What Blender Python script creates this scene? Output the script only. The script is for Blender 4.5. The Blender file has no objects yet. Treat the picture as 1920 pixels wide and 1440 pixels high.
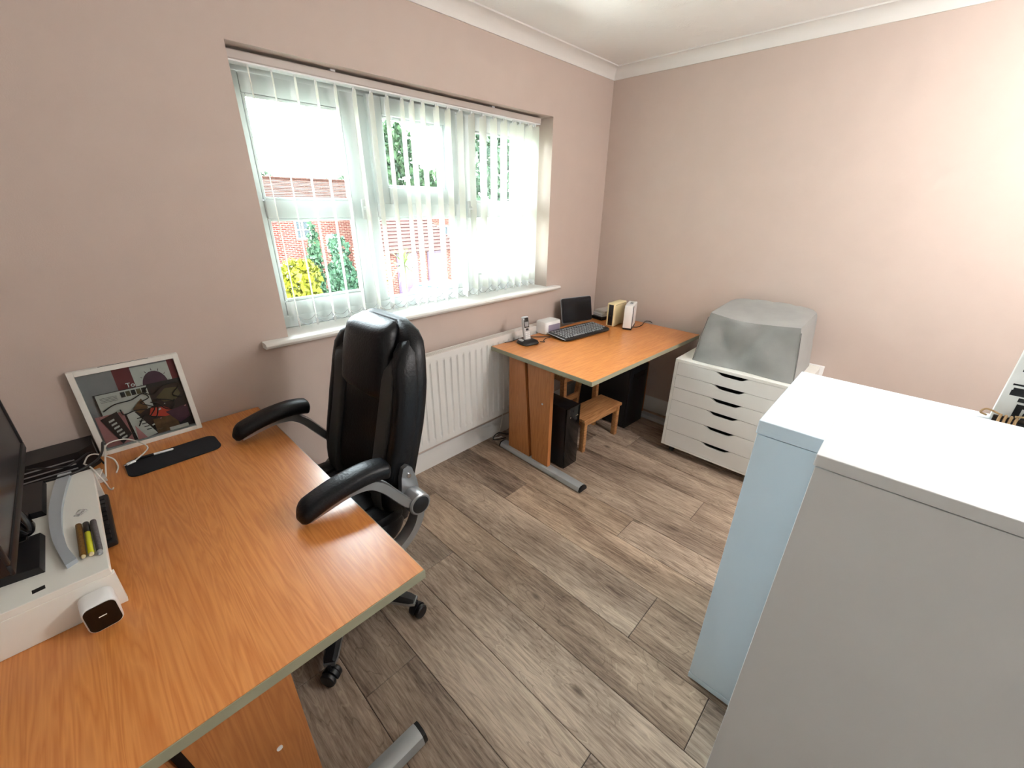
import bpy, bmesh, math, random
from mathutils import Vector, Matrix, Euler
random.seed(7)
PI = math.pi
sc = bpy.context.scene
COL = sc.collection

# ------------------------------------------------------------------ camera
YAW, PITCH, ROLL = 0.8062, -0.4111, 0.010
CAMPOS = Vector((-2.9449, -1.8811, 1.5240))
FPX = 770.2
cd = bpy.data.cameras.new('camera'); cam = bpy.data.objects.new('camera', cd); COL.objects.link(cam)
fw = Vector((math.sin(YAW)*math.cos(PITCH), math.cos(YAW)*math.cos(PITCH), math.sin(PITCH)))
rt = Vector((math.cos(YAW), -math.sin(YAW), 0)); up = rt.cross(fw)
r2 = rt*math.cos(ROLL) + up*math.sin(ROLL); u2 = up*math.cos(ROLL) - rt*math.sin(ROLL)
M = Matrix((r2, u2, -fw)).transposed().to_4x4(); M.translation = CAMPOS
cam.matrix_world = M
cd.sensor_width = 36; cd.lens = FPX/1920*36; cd.clip_start = 0.02; cd.clip_end = 300
sc.camera = cam

# ------------------------------------------------------------------ world, sun, lights, exposure
W = bpy.data.worlds.new('sky'); sc.world = W; W.use_nodes = True
bg = W.node_tree.nodes['Background']; bg.inputs[0].default_value = (0.91, 0.97, 1.05, 1); bg.inputs[1].default_value = 6.0
ld = bpy.data.lights.new('sun', 'SUN'); ld.energy = 22.0; ld.angle = 0.12; ld.color = (1, .97, .92)
sun = bpy.data.objects.new('sun', ld); COL.objects.link(sun)
sun.rotation_euler = Vector((0.45, -0.60, -1.0)).to_track_quat('-Z', 'Y').to_euler()
pd = bpy.data.lights.new('window_portal', 'AREA'); pd.shape = 'RECTANGLE'; pd.size = 1.75; pd.size_y = 1.05
pd.cycles.is_portal = True
po = bpy.data.objects.new('window_portal', pd); COL.objects.link(po)
po.location = (-1.5125, 0.31, 1.5075); po.rotation_euler = (-PI/2, 0, 0)   # faces -Y into the room
sc.view_settings.view_transform = 'Standard'; sc.view_settings.look = 'None'
sc.view_settings.gamma = 1.0; sc.view_settings.use_curve_mapping = False
sc.view_settings.exposure = 2.65
FILL_POWER = 9.5  # strength of the added globe fill light
sc.cycles.max_bounces = 5; sc.cycles.diffuse_bounces = 4; sc.cycles.glossy_bounces = 2; sc.cycles.transparent_max_bounces = 10
sc.cycles.caustics_reflective = False; sc.cycles.caustics_refractive = False; sc.cycles.adaptive_threshold = 0.04

# ------------------------------------------------------------------ materials
def lin(v):
    v /= 255.0
    return v/12.92 if v <= 0.04045 else ((v+0.055)/1.055)**2.4
def C(r, g, b): return (lin(r), lin(g), lin(b), 1)
MATS = {}
class NT:
    def __init__(s, name):
        s.m = bpy.data.materials.new(name); s.m.use_nodes = True; s.t = s.m.node_tree
        s.b = s.t.nodes['Principled BSDF']; s.out = s.t.nodes['Material Output']
    def n(s, typ, **kw):
        nd = s.t.nodes.new(typ)
        for k, v in kw.items():
            if k.startswith('i_'):
                key = k[2:]; key = int(key) if key.isdigit() else key.replace('_', ' ')
                nd.inputs[key].default_value = v
            else: setattr(nd, k, v)
        return nd
    def l(s, a, b): s.t.links.new(a, b)
def M_plain(name, col, rough=0.5, metal=0.0, spec=0.5, bump=0.0, bscale=200.0, var=0.0, vscale=8.0, sheen=0.0, coat=0.0):
    """plain surface with slight procedural colour variation and relief"""
    q = NT(name); b = q.b
    b.inputs['Roughness'].default_value = rough; b.inputs['Metallic'].default_value = metal
    b.inputs['Specular IOR Level'].default_value = spec
    if coat: b.inputs['Coat Weight'].default_value = coat; b.inputs['Coat Roughness'].default_value = 0.15
    if sheen: b.inputs['Sheen Weight'].default_value = sheen
    tc = q.n('ShaderNodeTexCoord')
    nz = q.n('ShaderNodeTexNoise', i_Scale=vscale, i_Detail=4.0)
    q.l(tc.outputs['Object'], nz.inputs['Vector'])
    mx = q.n('ShaderNodeMixRGB', blend_type='MULTIPLY'); mx.inputs[1].default_value = col
    rp = q.n('ShaderNodeMapRange'); rp.inputs[1].default_value = .3; rp.inputs[2].default_value = .7
    rp.inputs[3].default_value = 1-var; rp.inputs[4].default_value = 1.0
    q.l(nz.outputs['Fac'], rp.inputs[0]); q.l(rp.outputs[0], mx.inputs[2]); mx.inputs[0].default_value = 1
    q.l(mx.outputs[0], b.inputs['Base Color'])
    if bump:
        n2 = q.n('ShaderNodeTexNoise', i_Scale=bscale, i_Detail=3.0); q.l(tc.outputs['Object'], n2.inputs['Vector'])
        bp = q.n('ShaderNodeBump', i_Strength=bump, i_Distance=0.004); q.l(n2.outputs['Fac'], bp.inputs['Height'])
        q.l(bp.outputs[0], b.inputs['Normal'])
    return q.m
def M_wood(name, light, dark, axis='X', scale=1.0, rough=0.35, coat=0.0, fine=1.0, use_rand=False, tint=False, contrast=(.35, .7), bump=.15):
    q = NT(name); b = q.b; tc = q.n('ShaderNodeTexCoord')
    vec = tc.outputs['Object']
    oi = q.n('ShaderNodeObjectInfo')
    if use_rand:
        cx = q.n('ShaderNodeCombineXYZ'); mm = q.n('ShaderNodeMath', operation='MULTIPLY'); mm.inputs[1].default_value = 37.0
        q.l(oi.outputs['Random'], mm.inputs[0])
        for i in range(3): q.l(mm.outputs[0], cx.inputs[i])
        ad = q.n('ShaderNodeVectorMath', operation='ADD'); q.l(vec, ad.inputs[0]); q.l(cx.outputs[0], ad.inputs[1]); vec = ad.outputs[0]
    mp = q.n('ShaderNodeMapping'); q.l(vec, mp.inputs['Vector'])
    s = [14*scale]*3; s['XYZ'.index(axis)] = 0.9*scale; mp.inputs['Scale'].default_value = s
    nz = q.n('ShaderNodeTexNoise', i_Scale=1.0, i_Detail=3.0, i_Roughness=.55, i_Distortion=.6); q.l(mp.outputs[0], nz.inputs['Vector'])
    # growth rings taken from iso lines of the stretched noise
    ml = q.n('ShaderNodeMath', operation='MULTIPLY'); ml.inputs[1].default_value = 9.0; q.l(nz.outputs['Fac'], ml.inputs[0])
    fr = q.n('ShaderNodeMath', operation='PINGPONG'); fr.inputs[1].default_value = .5; q.l(ml.outputs[0], fr.inputs[0])
    mp2 = q.n('ShaderNodeMapping'); q.l(vec, mp2.inputs['Vector'])
    s2 = [150*scale*fine]*3; s2['XYZ'.index(axis)] = 5*scale; mp2.inputs['Scale'].default_value = s2
    n2 = q.n('ShaderNodeTexNoise', i_Scale=1.0, i_Detail=2.0); q.l(mp2.outputs[0], n2.inputs['Vector'])
    a1 = q.n('ShaderNodeMath', operation='MULTIPLY_ADD'); q.l(fr.outputs[0], a1.inputs[0]); a1.inputs[1].default_value = .9
    hf = q.n('ShaderNodeMath', operation='MULTIPLY'); hf.inputs[1].default_value = .55; q.l(n2.outputs['Fac'], hf.inputs[0])
    q.l(hf.outputs[0], a1.inputs[2])
    cr = q.n('ShaderNodeValToRGB'); cr.color_ramp.elements[0].position = contrast[0]; cr.color_ramp.elements[1].position = contrast[1]
    cr.color_ramp.elements[0].color = dark; cr.color_ramp.elements[1].color = light
    q.l(a1.outputs[0], cr.inputs[0]); col = cr.outputs[0]
    if tint:
        mx = q.n('ShaderNodeMixRGB', blend_type='MULTIPLY'); mx.inputs[0].default_value = 1
        q.l(col, mx.inputs[1]); q.l(oi.outputs['Color'], mx.inputs[2]); col = mx.outputs[0]
    q.l(col, b.inputs['Base Color'])
    b.inputs['Roughness'].default_value = rough
    if coat: b.inputs['Coat Weight'].default_value = coat; b.inputs['Coat Roughness'].default_value = .22
    bp = q.n('ShaderNodeBump', i_Strength=bump, i_Distance=.002); q.l(n2.outputs['Fac'], bp.inputs['Height']); q.l(bp.outputs[0], b.inputs['Normal'])
    return q.m
def M_floor():
    """limed oak vinyl plank: streaky grain, cathedral arches, knots; tone per plank"""
    q = NT('oak_vinyl'); b = q.b; tc = q.n('ShaderNodeTexCoord'); oi = q.n('ShaderNodeObjectInfo')
    cx = q.n('ShaderNodeCombineXYZ'); mm = q.n('ShaderNodeMath', operation='MULTIPLY'); mm.inputs[1].default_value = 61.0
    q.l(oi.outputs['Random'], mm.inputs[0])
    for i in range(3): q.l(mm.outputs[0], cx.inputs[i])
    ad = q.n('ShaderNodeVectorMath', operation='ADD'); q.l(tc.outputs['Object'], ad.inputs[0]); q.l(cx.outputs[0], ad.inputs[1]); vec = ad.outputs[0]
    def mapped(sx, sy):
        m = q.n('ShaderNodeMapping'); q.l(vec, m.inputs['Vector']); m.inputs['Scale'].default_value = (sx, sy, 1); return m.outputs[0]
    # knots bend the grain
    vo = q.n('ShaderNodeTexVoronoi', i_Scale=1.0); q.l(mapped(5.5, 2.6), vo.inputs['Vector'])
    kn = q.n('ShaderNodeMapRange'); kn.inputs[1].default_value = .0; kn.inputs[2].default_value = .42; kn.inputs[3].default_value = 1; kn.inputs[4].default_value = 0
    q.l(vo.outputs['Distance'], kn.inputs[0])
    nz = q.n('ShaderNodeTexNoise', i_Scale=1.0, i_Detail=3.0, i_Roughness=.5, i_Distortion=.8); q.l(mapped(9, 1.1), nz.inputs['Vector'])
    ma = q.n('ShaderNodeMath', operation='MULTIPLY_ADD'); q.l(kn.outputs[0], ma.inputs[0]); ma.inputs[1].default_value = .22; q.l(nz.outputs['Fac'], ma.inputs[2])
    ml = q.n('ShaderNodeMath', operation='MULTIPLY'); ml.inputs[1].default_value = 11.0; q.l(ma.outputs[0], ml.inputs[0])
    fr = q.n('ShaderNodeMath', operation='PINGPONG'); fr.inputs[1].default_value = .5; q.l(ml.outputs[0], fr.inputs[0])
    n2 = q.n('ShaderNodeTexNoise', i_Scale=1.0, i_Detail=5.0, i_Roughness=.65); q.l(mapped(125, 11), n2.inputs['Vector'])
    n3 = q.n('ShaderNodeTexNoise', i_Scale=1.0, i_Detail=4.0); q.l(mapped(7, 1.6), n3.inputs['Vector'])
    base = q.n('ShaderNodeValToRGB'); e = base.color_ramp.elements
    e[0].position = .36; e[0].color = C(100, 80, 66); e[1].position = .66; e[1].color = C(200, 178, 157)
    s1 = q.n('ShaderNodeMath', operation='MULTIPLY_ADD'); q.l(n2.outputs['Fac'], s1.inputs[0]); s1.inputs[1].default_value = .55
    s2 = q.n('ShaderNodeMath', operation='MULTIPLY'); q.l(n3.outputs['Fac'], s2.inputs[0]); s2.inputs[1].default_value = .5
    q.l(s2.outputs[0], s1.inputs[2]); q.l(s1.outputs[0], base.inputs[0])
    # pale limed lines along arches
    li = q.n('ShaderNodeMapRange'); li.inputs[1].default_value = .44; li.inputs[2].default_value = .5; q.l(fr.outputs[0], li.inputs[0])
    gate = q.n('ShaderNodeMapRange'); gate.inputs[1].default_value = .44; gate.inputs[2].default_value = .60; q.l(n3.outputs['Fac'], gate.inputs[0])
    lg = q.n('ShaderNodeMath', operation='MULTIPLY'); q.l(li.outputs[0], lg.inputs[0]); q.l(gate.outputs[0], lg.inputs[1])
    lg2 = q.n('ShaderNodeMath', operation='MULTIPLY'); q.l(lg.outputs[0], lg2.inputs[0]); lg2.inputs[1].default_value = .75
    mx = q.n('ShaderNodeMixRGB'); q.l(lg2.outputs[0], mx.inputs[0]); q.l(base.outputs[0], mx.inputs[1]); mx.inputs[2].default_value = C(206, 188, 164)
    dk = q.n('ShaderNodeMapRange'); dk.inputs[1].default_value = .0; dk.inputs[2].default_value = .07; dk.inputs[3].default_value = .45; dk.inputs[4].default_value = 0
    q.l(fr.outputs[0], dk.inputs[0])
    mx2 = q.n('ShaderNodeMixRGB'); q.l(dk.outputs[0], mx2.inputs[0]); q.l(mx.outputs[0], mx2.inputs[1]); mx2.inputs[2].default_value = C(88, 70, 56)
    kd = q.n('ShaderNodeMapRange'); kd.inputs[1].default_value = .03; kd.inputs[2].default_value = .10; kd.inputs[3].default_value = .8; kd.inputs[4].default_value = 0
    q.l(vo.outputs['Distance'], kd.inputs[0])
    mx3 = q.n('ShaderNodeMixRGB'); q.l(kd.outputs[0], mx3.inputs[0]); q.l(mx2.outputs[0], mx3.inputs[1]); mx3.inputs[2].default_value = C(70, 54, 42)
    mt = q.n('ShaderNodeMixRGB', blend_type='MULTIPLY'); mt.inputs[0].default_value = 1; q.l(mx3.outputs[0], mt.inputs[1]); q.l(oi.outputs['Color'], mt.inputs[2])
    q.l(mt.outputs[0], b.inputs['Base Color']); b.inputs['Roughness'].default_value = .42; b.inputs['Specular IOR Level'].default_value = .35
    bp = q.n('ShaderNodeBump', i_Strength=.2, i_Distance=.001); q.l(n2.outputs['Fac'], bp.inputs['Height']); q.l(bp.outputs[0], b.inputs['Normal'])
    return q.m
def M_ceiling():
    q = NT('artex_white'); b = q.b; tc = q.n('ShaderNodeTexCoord')
    b.inputs['Base Color'].default_value = C(246, 245, 243); b.inputs['Roughness'].default_value = .8
    n1 = q.n('ShaderNodeTexNoise', i_Scale=7.0, i_Detail=2.0); q.l(tc.outputs['Object'], n1.inputs['Vector'])
    n2 = q.n('ShaderNodeTexNoise', i_Scale=70.0, i_Detail=3.0, i_Distortion=1.5); q.l(tc.outputs['Object'], n2.inputs['Vector'])
    g = q.n('ShaderNodeMapRange'); g.inputs[1].default_value = .5; g.inputs[2].default_value = .68; q.l(n1.outputs['Fac'], g.inputs[0])
    m = q.n('ShaderNodeMath', operation='MULTIPLY'); q.l(g.outputs[0], m.inputs[0]); q.l(n2.outputs['Fac'], m.inputs[1])
    bp = q.n('ShaderNodeBump', i_Strength=.7, i_Distance=.006); q.l(m.outputs[0], bp.inputs['Height']); q.l(bp.outputs[0], b.inputs['Normal'])
    return q.m
def M_fabric_trans(name, col, tr=.6):
    q = NT(name); d = q.n('ShaderNodeBsdfDiffuse', i_Color=col); t = q.n('ShaderNodeBsdfTranslucent', i_Color=col)
    tc = q.n('ShaderNodeTexCoord'); w = q.n('ShaderNodeTexNoise', i_Scale=400.0); q.l(tc.outputs['Object'], w.inputs['Vector'])
    bp = q.n('ShaderNodeBump', i_Strength=.1, i_Distance=.001); q.l(w.outputs['Fac'], bp.inputs['Height']); q.l(bp.outputs[0], d.inputs['Normal'])
    mx = q.n('ShaderNodeMixShader'); mx.inputs[0].default_value = tr
    q.l(d.outputs[0], mx.inputs[1]); q.l(t.outputs[0], mx.inputs[2]); q.l(mx.outputs[0], q.out.inputs['Surface']); return q.m
def M_glass():
    q = NT('window_glass'); tr = q.n('ShaderNodeBsdfTransparent', i_Color=(.93, .97, .96, 1)); g = q.n('ShaderNodeBsdfGlossy', i_Roughness=.02)
    fr = q.n('ShaderNodeFresnel', i_IOR=1.3); mx = q.n('ShaderNodeMixShader'); q.l(fr.outputs[0], mx.inputs[0])
    q.l(tr.outputs[0], mx.inputs[1]); q.l(g.outputs[0], mx.inputs[2]); q.l(mx.outputs[0], q.out.inputs['Surface']); return q.m
def M_brick():
    q = NT('red_brick'); b = q.b; tc = q.n('ShaderNodeTexCoord'); mp = q.n('ShaderNodeMapping'); mp.inputs['Rotation'].default_value = (PI/2, 0, 0)
    q.l(tc.outputs['Object'], mp.inputs['Vector'])
    br = q.n('ShaderNodeTexBrick', i_Scale=1.0); br.inputs['Brick Width'].default_value = .225; br.inputs['Row Height'].default_value = .075; br.inputs['Mortar Size'].default_value = .010
    br.inputs['Color1'].default_value = C(72, 32, 26); br.inputs['Color2'].default_value = C(62, 26, 22); br.inputs['Mortar'].default_value = C(122, 94, 84)
    q.l(mp.outputs[0], br.inputs['Vector']); q.l(br.outputs['Color'], b.inputs['Base Color']); b.inputs['Roughness'].default_value = .9
    b.inputs['Specular IOR Level'].default_value = .1
    return q.m
def M_leaf(name, c1, c2):
    q = NT(name); b = q.b; tc = q.n('ShaderNodeTexCoord'); n = q.n('ShaderNodeTexNoise', i_Scale=1.8, i_Detail=5.0); q.l(tc.outputs['Object'], n.inputs['Vector'])
    cr = q.n('ShaderNodeValToRGB'); cr.color_ramp.elements[0].position = .35; cr.color_ramp.elements[1].position = .65
    cr.color_ramp.elements[0].color = c1; cr.color_ramp.elements[1].color = c2; q.l(n.outputs['Fac'], cr.inputs[0]); q.l(cr.outputs[0], b.inputs['Base Color'])
    b.inputs['Roughness'].default_value = .7; b.inputs['Specular IOR Level'].default_value = .1; return q.m

m_wall = M_plain('taupe_paint', C(205, 188, 178), .75, spec=.25, bump=.12, bscale=260, var=.03)
m_ceil = M_ceiling()
m_white_matt = M_plain("bounce_white", C(222, 221, 218), .8, spec=.2, bump=.1, bscale=260)  # for the unseen left wall, kept white to reflect light
m_white_gloss = M_plain('white_gloss_paint', C(232, 230, 226), .35, var=.02)
m_upvc = M_plain('white_upvc', C(225, 232, 232), .3, var=.02)
m_vane = M_fabric_trans('blind_fabric', C(236, 238, 232))
m_rail = M_plain('blind_rail_white', C(196, 186, 180), .4)
m_dark = M_plain('black_plastic', C(22, 22, 25), .4, var=.2)
m_black_gloss = M_plain('black_gloss', C(10, 10, 12), .12)
m_leather = M_plain('black_leather', C(8, 10, 16), .40, spec=.35, bump=.25, bscale=120, var=.25, vscale=20)
m_fabric_grey = M_plain('grey_mesh_fabric', C(62, 61, 60), .9, bump=.3, bscale=500, var=.15)
m_silver = M_plain('silver_painted_metal', C(168, 170, 172), .32, metal=.75, bump=.05, bscale=300, var=.05)
m_footsilver = M_plain('grey_powder_coat', C(186, 190, 192), .35, metal=.35, var=.04)
m_chrome = M_plain('chrome', C(210, 210, 212), .12, metal=1.0)
m_beech = M_wood('beech_laminate', C(228, 154, 84), C(196, 115, 52), 'X', 1.7, .36, coat=.5, contrast=(.1, 1.0), bump=.06)
m_beech_v = M_wood('beech_panel', C(206, 138, 80), C(176, 106, 56), 'Z', 1.7, .4, coat=.15, contrast=(.1, 1.0), bump=.05)
m_edge = M_plain('sage_grey_edging', C(158, 156, 132), .5, var=.05)
m_pine = M_wood('birch_stool', C(205, 152, 100), C(170, 116, 70), 'X', 1.2, .5, contrast=(.3, .8))
m_floor = M_floor()
m_sub = M_plain('dark_underlay', C(34, 27, 22), .9)
m_white_lam = M_plain('white_laminate', C(236, 235, 228), .4, var=.02)
m_drawer = M_plain('white_drawer_foil', C(232, 231, 226), .42, var=.02)
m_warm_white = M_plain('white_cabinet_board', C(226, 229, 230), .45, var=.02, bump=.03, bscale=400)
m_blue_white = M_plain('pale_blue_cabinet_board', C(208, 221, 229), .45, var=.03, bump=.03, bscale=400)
m_inner_dark = M_plain('drawer_shade', C(16, 15, 14), .9)  # near-black colour holds the shade inside the drawers
m_cover = M_plain('grey_dust_cover', C(150, 151, 148), .85, bump=.25, bscale=400, var=.10, vscale=14, sheen=.2)
m_seam = M_plain('cover_seam', C(112, 112, 110), .9)
m_cream = M_plain('cream_plastic', C(232, 216, 172), .45, var=.03)
m_white_pl = M_plain('white_plastic', C(238, 238, 238), .35, var=.02)
m_key = M_plain('keycap', C(150, 152, 154), .5)
m_glass = M_glass()
m_screen = M_plain('dark_screen', C(22, 24, 30), .25)
m_phone_grey = M_plain('phone_silver', C(196, 198, 200), .35, metal=.2)
m_mat = M_plain('navy_neoprene', C(18, 20, 28), .85, bump=.4, bscale=700, var=.1)
m_red = M_plain('dark_red_print', C(122, 34, 40), .6, var=.1)
m_bright_red = M_plain('bright_red_print', C(206, 62, 46), .6, var=.1)
m_pink = M_plain('pink_print', C(196, 130, 132), .6, var=.1)
m_paper = M_plain('printed_white_paper', C(212, 208, 204), .7, var=.08, vscale=60)
m_paper_grey = M_plain('grey_paper', C(150, 144, 148), .7, var=.1, vscale=30)
m_brown = M_plain('brown_print', C(118, 84, 54), .7, var=.5, vscale=40)
m_dark_photo = M_plain('dark_photo_print', C(52, 36, 36), .5, var=.5, vscale=30)
m_olive = M_plain('olive_print', C(96, 86, 60), .6, var=.3, vscale=40)
m_purple = M_plain('purple_print', C(88, 48, 70), .6, var=.3, vscale=40)
m_cable_white = M_plain('white_cable', C(225, 222, 215), .5)
m_cable_black = M_plain('black_cable', C(18, 18, 20), .5)
m_twine = M_plain('twine', C(196, 160, 116), .9, bump=.5, bscale=500, var=.3, vscale=60)
m_ink = M_plain('black_ink', C(14, 14, 16), .6)
m_gold = M_plain('gold_glitter', C(166, 120, 52), .4, metal=.5, bump=.8, bscale=900, var=.5, vscale=300)
m_yellow = M_plain('highlighter_yellow', C(208, 208, 34), .4)
m_greypen = M_plain('grey_glitter', C(112, 106, 108), .5, metal=.3, var=.4, vscale=300)
m_bluegrey = M_plain('blue_grey_plastic', C(176, 184, 192), .4, metal=.2)
m_lilac = M_plain('lilac_print', C(150, 140, 160), .7)
m_brick = M_brick()
m_tile = M_plain('clay_roof_tile', C(42, 22, 15), .9, var=.35, vscale=6, spec=.1)
m_tile2 = M_plain('red_roof_tile', C(40, 20, 18), .9, var=.3, vscale=5, spec=.1)
m_grass = M_leaf('lawn', C(44, 56, 22), C(62, 72, 34))
m_leaf_tree = M_leaf('tree_leaf', C(22, 36, 24), C(50, 68, 42))
m_leaf_tree2 = M_leaf('dark_tree_leaf', C(24, 38, 28), C(54, 70, 50))
m_leaf_yellow = M_leaf('golden_leaf', C(58, 62, 8), C(86, 84, 12))
m_leaf_conifer = M_leaf('conifer_leaf', C(22, 42, 28), C(46, 66, 46))
m_leaf_shrub = M_leaf('shrub_leaf', C(24, 46, 32), C(50, 72, 54))
m_leaf_palm = M_leaf('palm_leaf', C(46, 60, 22), C(70, 82, 36))
m_bark = M_plain('bark', C(58, 48, 40), .9, var=.3)
m_hill = M_leaf('hedge_line', C(40, 52, 40), C(58, 70, 54))
m_paving = M_plain('paving', C(196, 192, 186), .9, var=.1)
m_purple_door = M_plain('mauve_garage_door', C(66, 46, 70), .6)
m_car = M_plain('blue_car_paint', C(36, 70, 96), .25)
m_carglass = M_plain('car_glass', C(30, 40, 48), .1)
m_tyre = M_plain('tyre', C(24, 24, 24), .8)
m_render = M_plain('white_window_timber', C(226, 226, 222), .5)
m_wglass = M_plain('house_window_glass', C(20, 30, 34), .15, spec=.2)

# ------------------------------------------------------------------ mesh helpers
class MB:
    """collects geometry for ONE mesh"""
    def __init__(s): s.v = []; s.f = []
    def add(s, verts, faces):
        o = len(s.v); s.v += [tuple(p) for p in verts]; s.f += [tuple(i+o for i in f) for f in faces]; return s
    def box(s, x0, x1, y0, y1, z0, z1, bev=0.0, seg=2, mat=None):
        bm = bmesh.new(); bmesh.ops.create_cube(bm, size=1)
        for p in bm.verts: p.co = Vector(((x0+x1)/2+p.co.x*(x1-x0), (y0+y1)/2+p.co.y*(y1-y0), (z0+z1)/2+p.co.z*(z1-z0)))
        if bev > 0: bmesh.ops.bevel(bm, geom=bm.edges[:], offset=bev, segments=seg, profile=.5, affect='EDGES')
        if mat: bmesh.ops.transform(bm, matrix=mat, verts=bm.verts)
        bm.verts.index_update(); s.add([p.co for p in bm.verts], [[q.index for q in f.verts] for f in bm.faces]); bm.free(); return s
    def bmadd(s, bm):
        bm.verts.index_update(); s.add([p.co for p in bm.verts], [[q.index for q in f.verts] for f in bm.faces]); bm.free(); return s
    def tube(s, pts, r, n=8, cap=True, squash=None):
        pts = [Vector(p) for p in pts]; rs = r if hasattr(r, '__len__') else [r]*len(pts)
        rings = []; prev = None
        for i, p in enumerate(pts):
            t = (pts[min(i+1, len(pts)-1)]-pts[max(i-1, 0)]).normalized()
            if prev is None:
                a = Vector((0, 0, 1)) if abs(t.z) < .9 else Vector((1, 0, 0))
                u = a.cross(t).normalized()
            else: u = (prev - t*prev.dot(t)).normalized()
            prev = u; w = t.cross(u)
            k = squash or (1, 1)
            rings.append([p+u*math.cos(2*PI*j/n)*rs[i]*k[0]+w*math.sin(2*PI*j/n)*rs[i]*k[1] for j in range(n)])
        return s.loft(rings, cap)
    def loft(s, rings, cap=True, closed=True):
        n = len(rings[0]); vs = [p for r in rings for p in r]; fs = []
        for i in range(len(rings)-1):
            for j in range(n if closed else n-1):
                a = i*n+j; b = i*n+(j+1) % n; fs.append((a, b, b+n, a+n))
        if cap: fs.append(tuple(range(n-1, -1, -1))); fs.append(tuple(range((len(rings)-1)*n, len(rings)*n)))
        return s.add(vs, fs)
    def prism(s, poly, d0, d1, axis='Y'):
        """2D polygon extruded from d0 to d1 along axis; poly coords are the other two axes in XYZ order"""
        def P(p, d):
            return {'X': (d, p[0], p[1]), 'Y': (p[0], d, p[1]), 'Z': (p[0], p[1], d)}[axis]
        return s.loft([[P(p, d0) for p in poly], [P(p, d1) for p in poly]])
    def lathe(s, prof, n=20, origin=(0, 0, 0), axis='Z'):
        o = Vector(origin); rings = []
        for r, h in prof:
            ring = []
            for j in range(n):
                a = 2*PI*j/n; c, q = r*math.cos(a), r*math.sin(a)
                ring.append(o+Vector({'Z': (c, q, h), 'Y': (c, h, q), 'X': (h, c, q)}[axis]))
            rings.append(ring)
        return s.loft(rings)
    def xf(s, mat): s.v = [tuple(mat @ Vector(p)) for p in s.v]; return s
    def mesh(s, name):
        me = bpy.data.meshes.new(name); me.from_pydata(s.v, [], s.f)
        bm = bmesh.new(); bm.from_mesh(me); bmesh.ops.recalc_face_normals(bm, faces=bm.faces); bm.to_mesh(me); bm.free(); return me
def smooth(me, ang=40):
    for p in me.polygons: p.use_smooth = True
    try: me.set_sharp_from_angle(angle=math.radians(ang))
    except Exception: pass
def obj(name, mb, mat, parent=None, sm=True, loc=None, rot=None):
    me = mb.mesh(name) if isinstance(mb, MB) else mb
    if mat is not None and not me.materials: me.materials.append(mat)
    if sm: smooth(me)
    o = bpy.data.objects.new(name, me); COL.objects.link(o)
    if parent: o.parent = parent
    if loc: o.location = loc
    if rot: o.rotation_euler = rot
    return o
def tag(o, label, cat, group=None, kind=None):
    o['label'] = label; o['category'] = cat
    if group: o['group'] = group
    if kind: o['kind'] = kind
    return o
def thing(name, label, cat, loc=(0, 0, 0), rotz=0.0, group=None, rot=None):
    o = bpy.data.objects.new(name, None); COL.objects.link(o); o.empty_display_size = .05
    o.location = loc; o.rotation_euler = rot or (0, 0, rotz); return tag(o, label, cat, group)
def struct(name, mb, mat, label=None, sm=False):
    o = obj(name, mb, mat, None, sm); o['kind'] = 'structure'
    if label: o['label'] = label
    return o
def copy_tree(o, parent=None):
    c = o.copy(); COL.objects.link(c); c.parent = parent
    for ch in list(o.children): copy_tree(ch, c)
    return c
def bx(*a, **k): return MB().box(*a, **k)
def rrect(x0, x1, y0, y1, r, n=5):
    out = []
    for cx, cy, a0 in ((x1-r, y1-r, 0), (x0+r, y1-r, 90), (x0+r, y0+r, 180), (x1-r, y0+r, 270)):
        for i in range(n+1):
            a = math.radians(a0+90*i/n); out.append((cx+r*math.cos(a), cy+r*math.sin(a)))
    return out
def sell(cx, cy, hx, hy, p=3.0, n=24):
    out = []
    for j in range(n):
        a = 2*PI*j/n; c, q = math.cos(a), math.sin(a)
        out.append((cx+hx*math.copysign(abs(c)**(2/p), c), cy+hy*math.copysign(abs(q)**(2/p), q)))
    return out
def smoothpath(pts, n=6):
    """Catmull-Rom resample"""
    P = [Vector(p) for p in pts]; P = [P[0]*2-P[1]]+P+[P[-1]*2-P[-2]]; out = []
    for i in range(1, len(P)-2):
        for k in range(n):
            t = k/n; a, b, c, d = P[i-1], P[i], P[i+1], P[i+2]
            out.append(.5*((2*b)+(c-a)*t+(2*a-5*b+4*c-d)*t*t+(-a+3*b-3*c+d)*t**3))
    return out+[P[-2]]

# ------------------------------------------------------------------ room shell
XL, YB, ZC = -3.42, -3.0, 2.378
WX0, WX1, WZ0, WZ1 = -2.385, -0.640, 0.9934, 2.0219
T = .30
wf = MB()
RB = .062
for y0_, y1_, a_, b_, c_, d_ in ((0, .14, WX0, WX1, WZ0-.03, WZ1), (.14, T, WX0-RB, WX1+RB, WZ0-.03, WZ1+.002)):
    wf.box(XL-T, a_, y0_, y1_, 0, ZC+.1); wf.box(b_, T, y0_, y1_, 0, ZC+.1); wf.box(a_, b_, y0_, y1_, 0, c_); wf.box(a_, b_, y0_, y1_, d_, ZC+.1)
struct('wall_front', wf, m_wall, 'taupe painted wall with the window')
struct('wall_right', bx(0, T, YB-T, 0, 0, ZC+.1), m_wall, 'taupe painted wall on the right')
struct('wall_left', bx(XL-T, XL, YB-T, 0, 0, ZC+.1), m_white_matt)  # out of view; white and brought in to bounce light onto left-facing fronts
struct('wall_back', bx(XL, 0, YB-T, YB, 0, ZC+.1), m_wall)
struct('ceiling', bx(XL-T, T, YB-T, T, ZC, ZC+.12), m_ceil, 'white artex textured ceiling')
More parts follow.
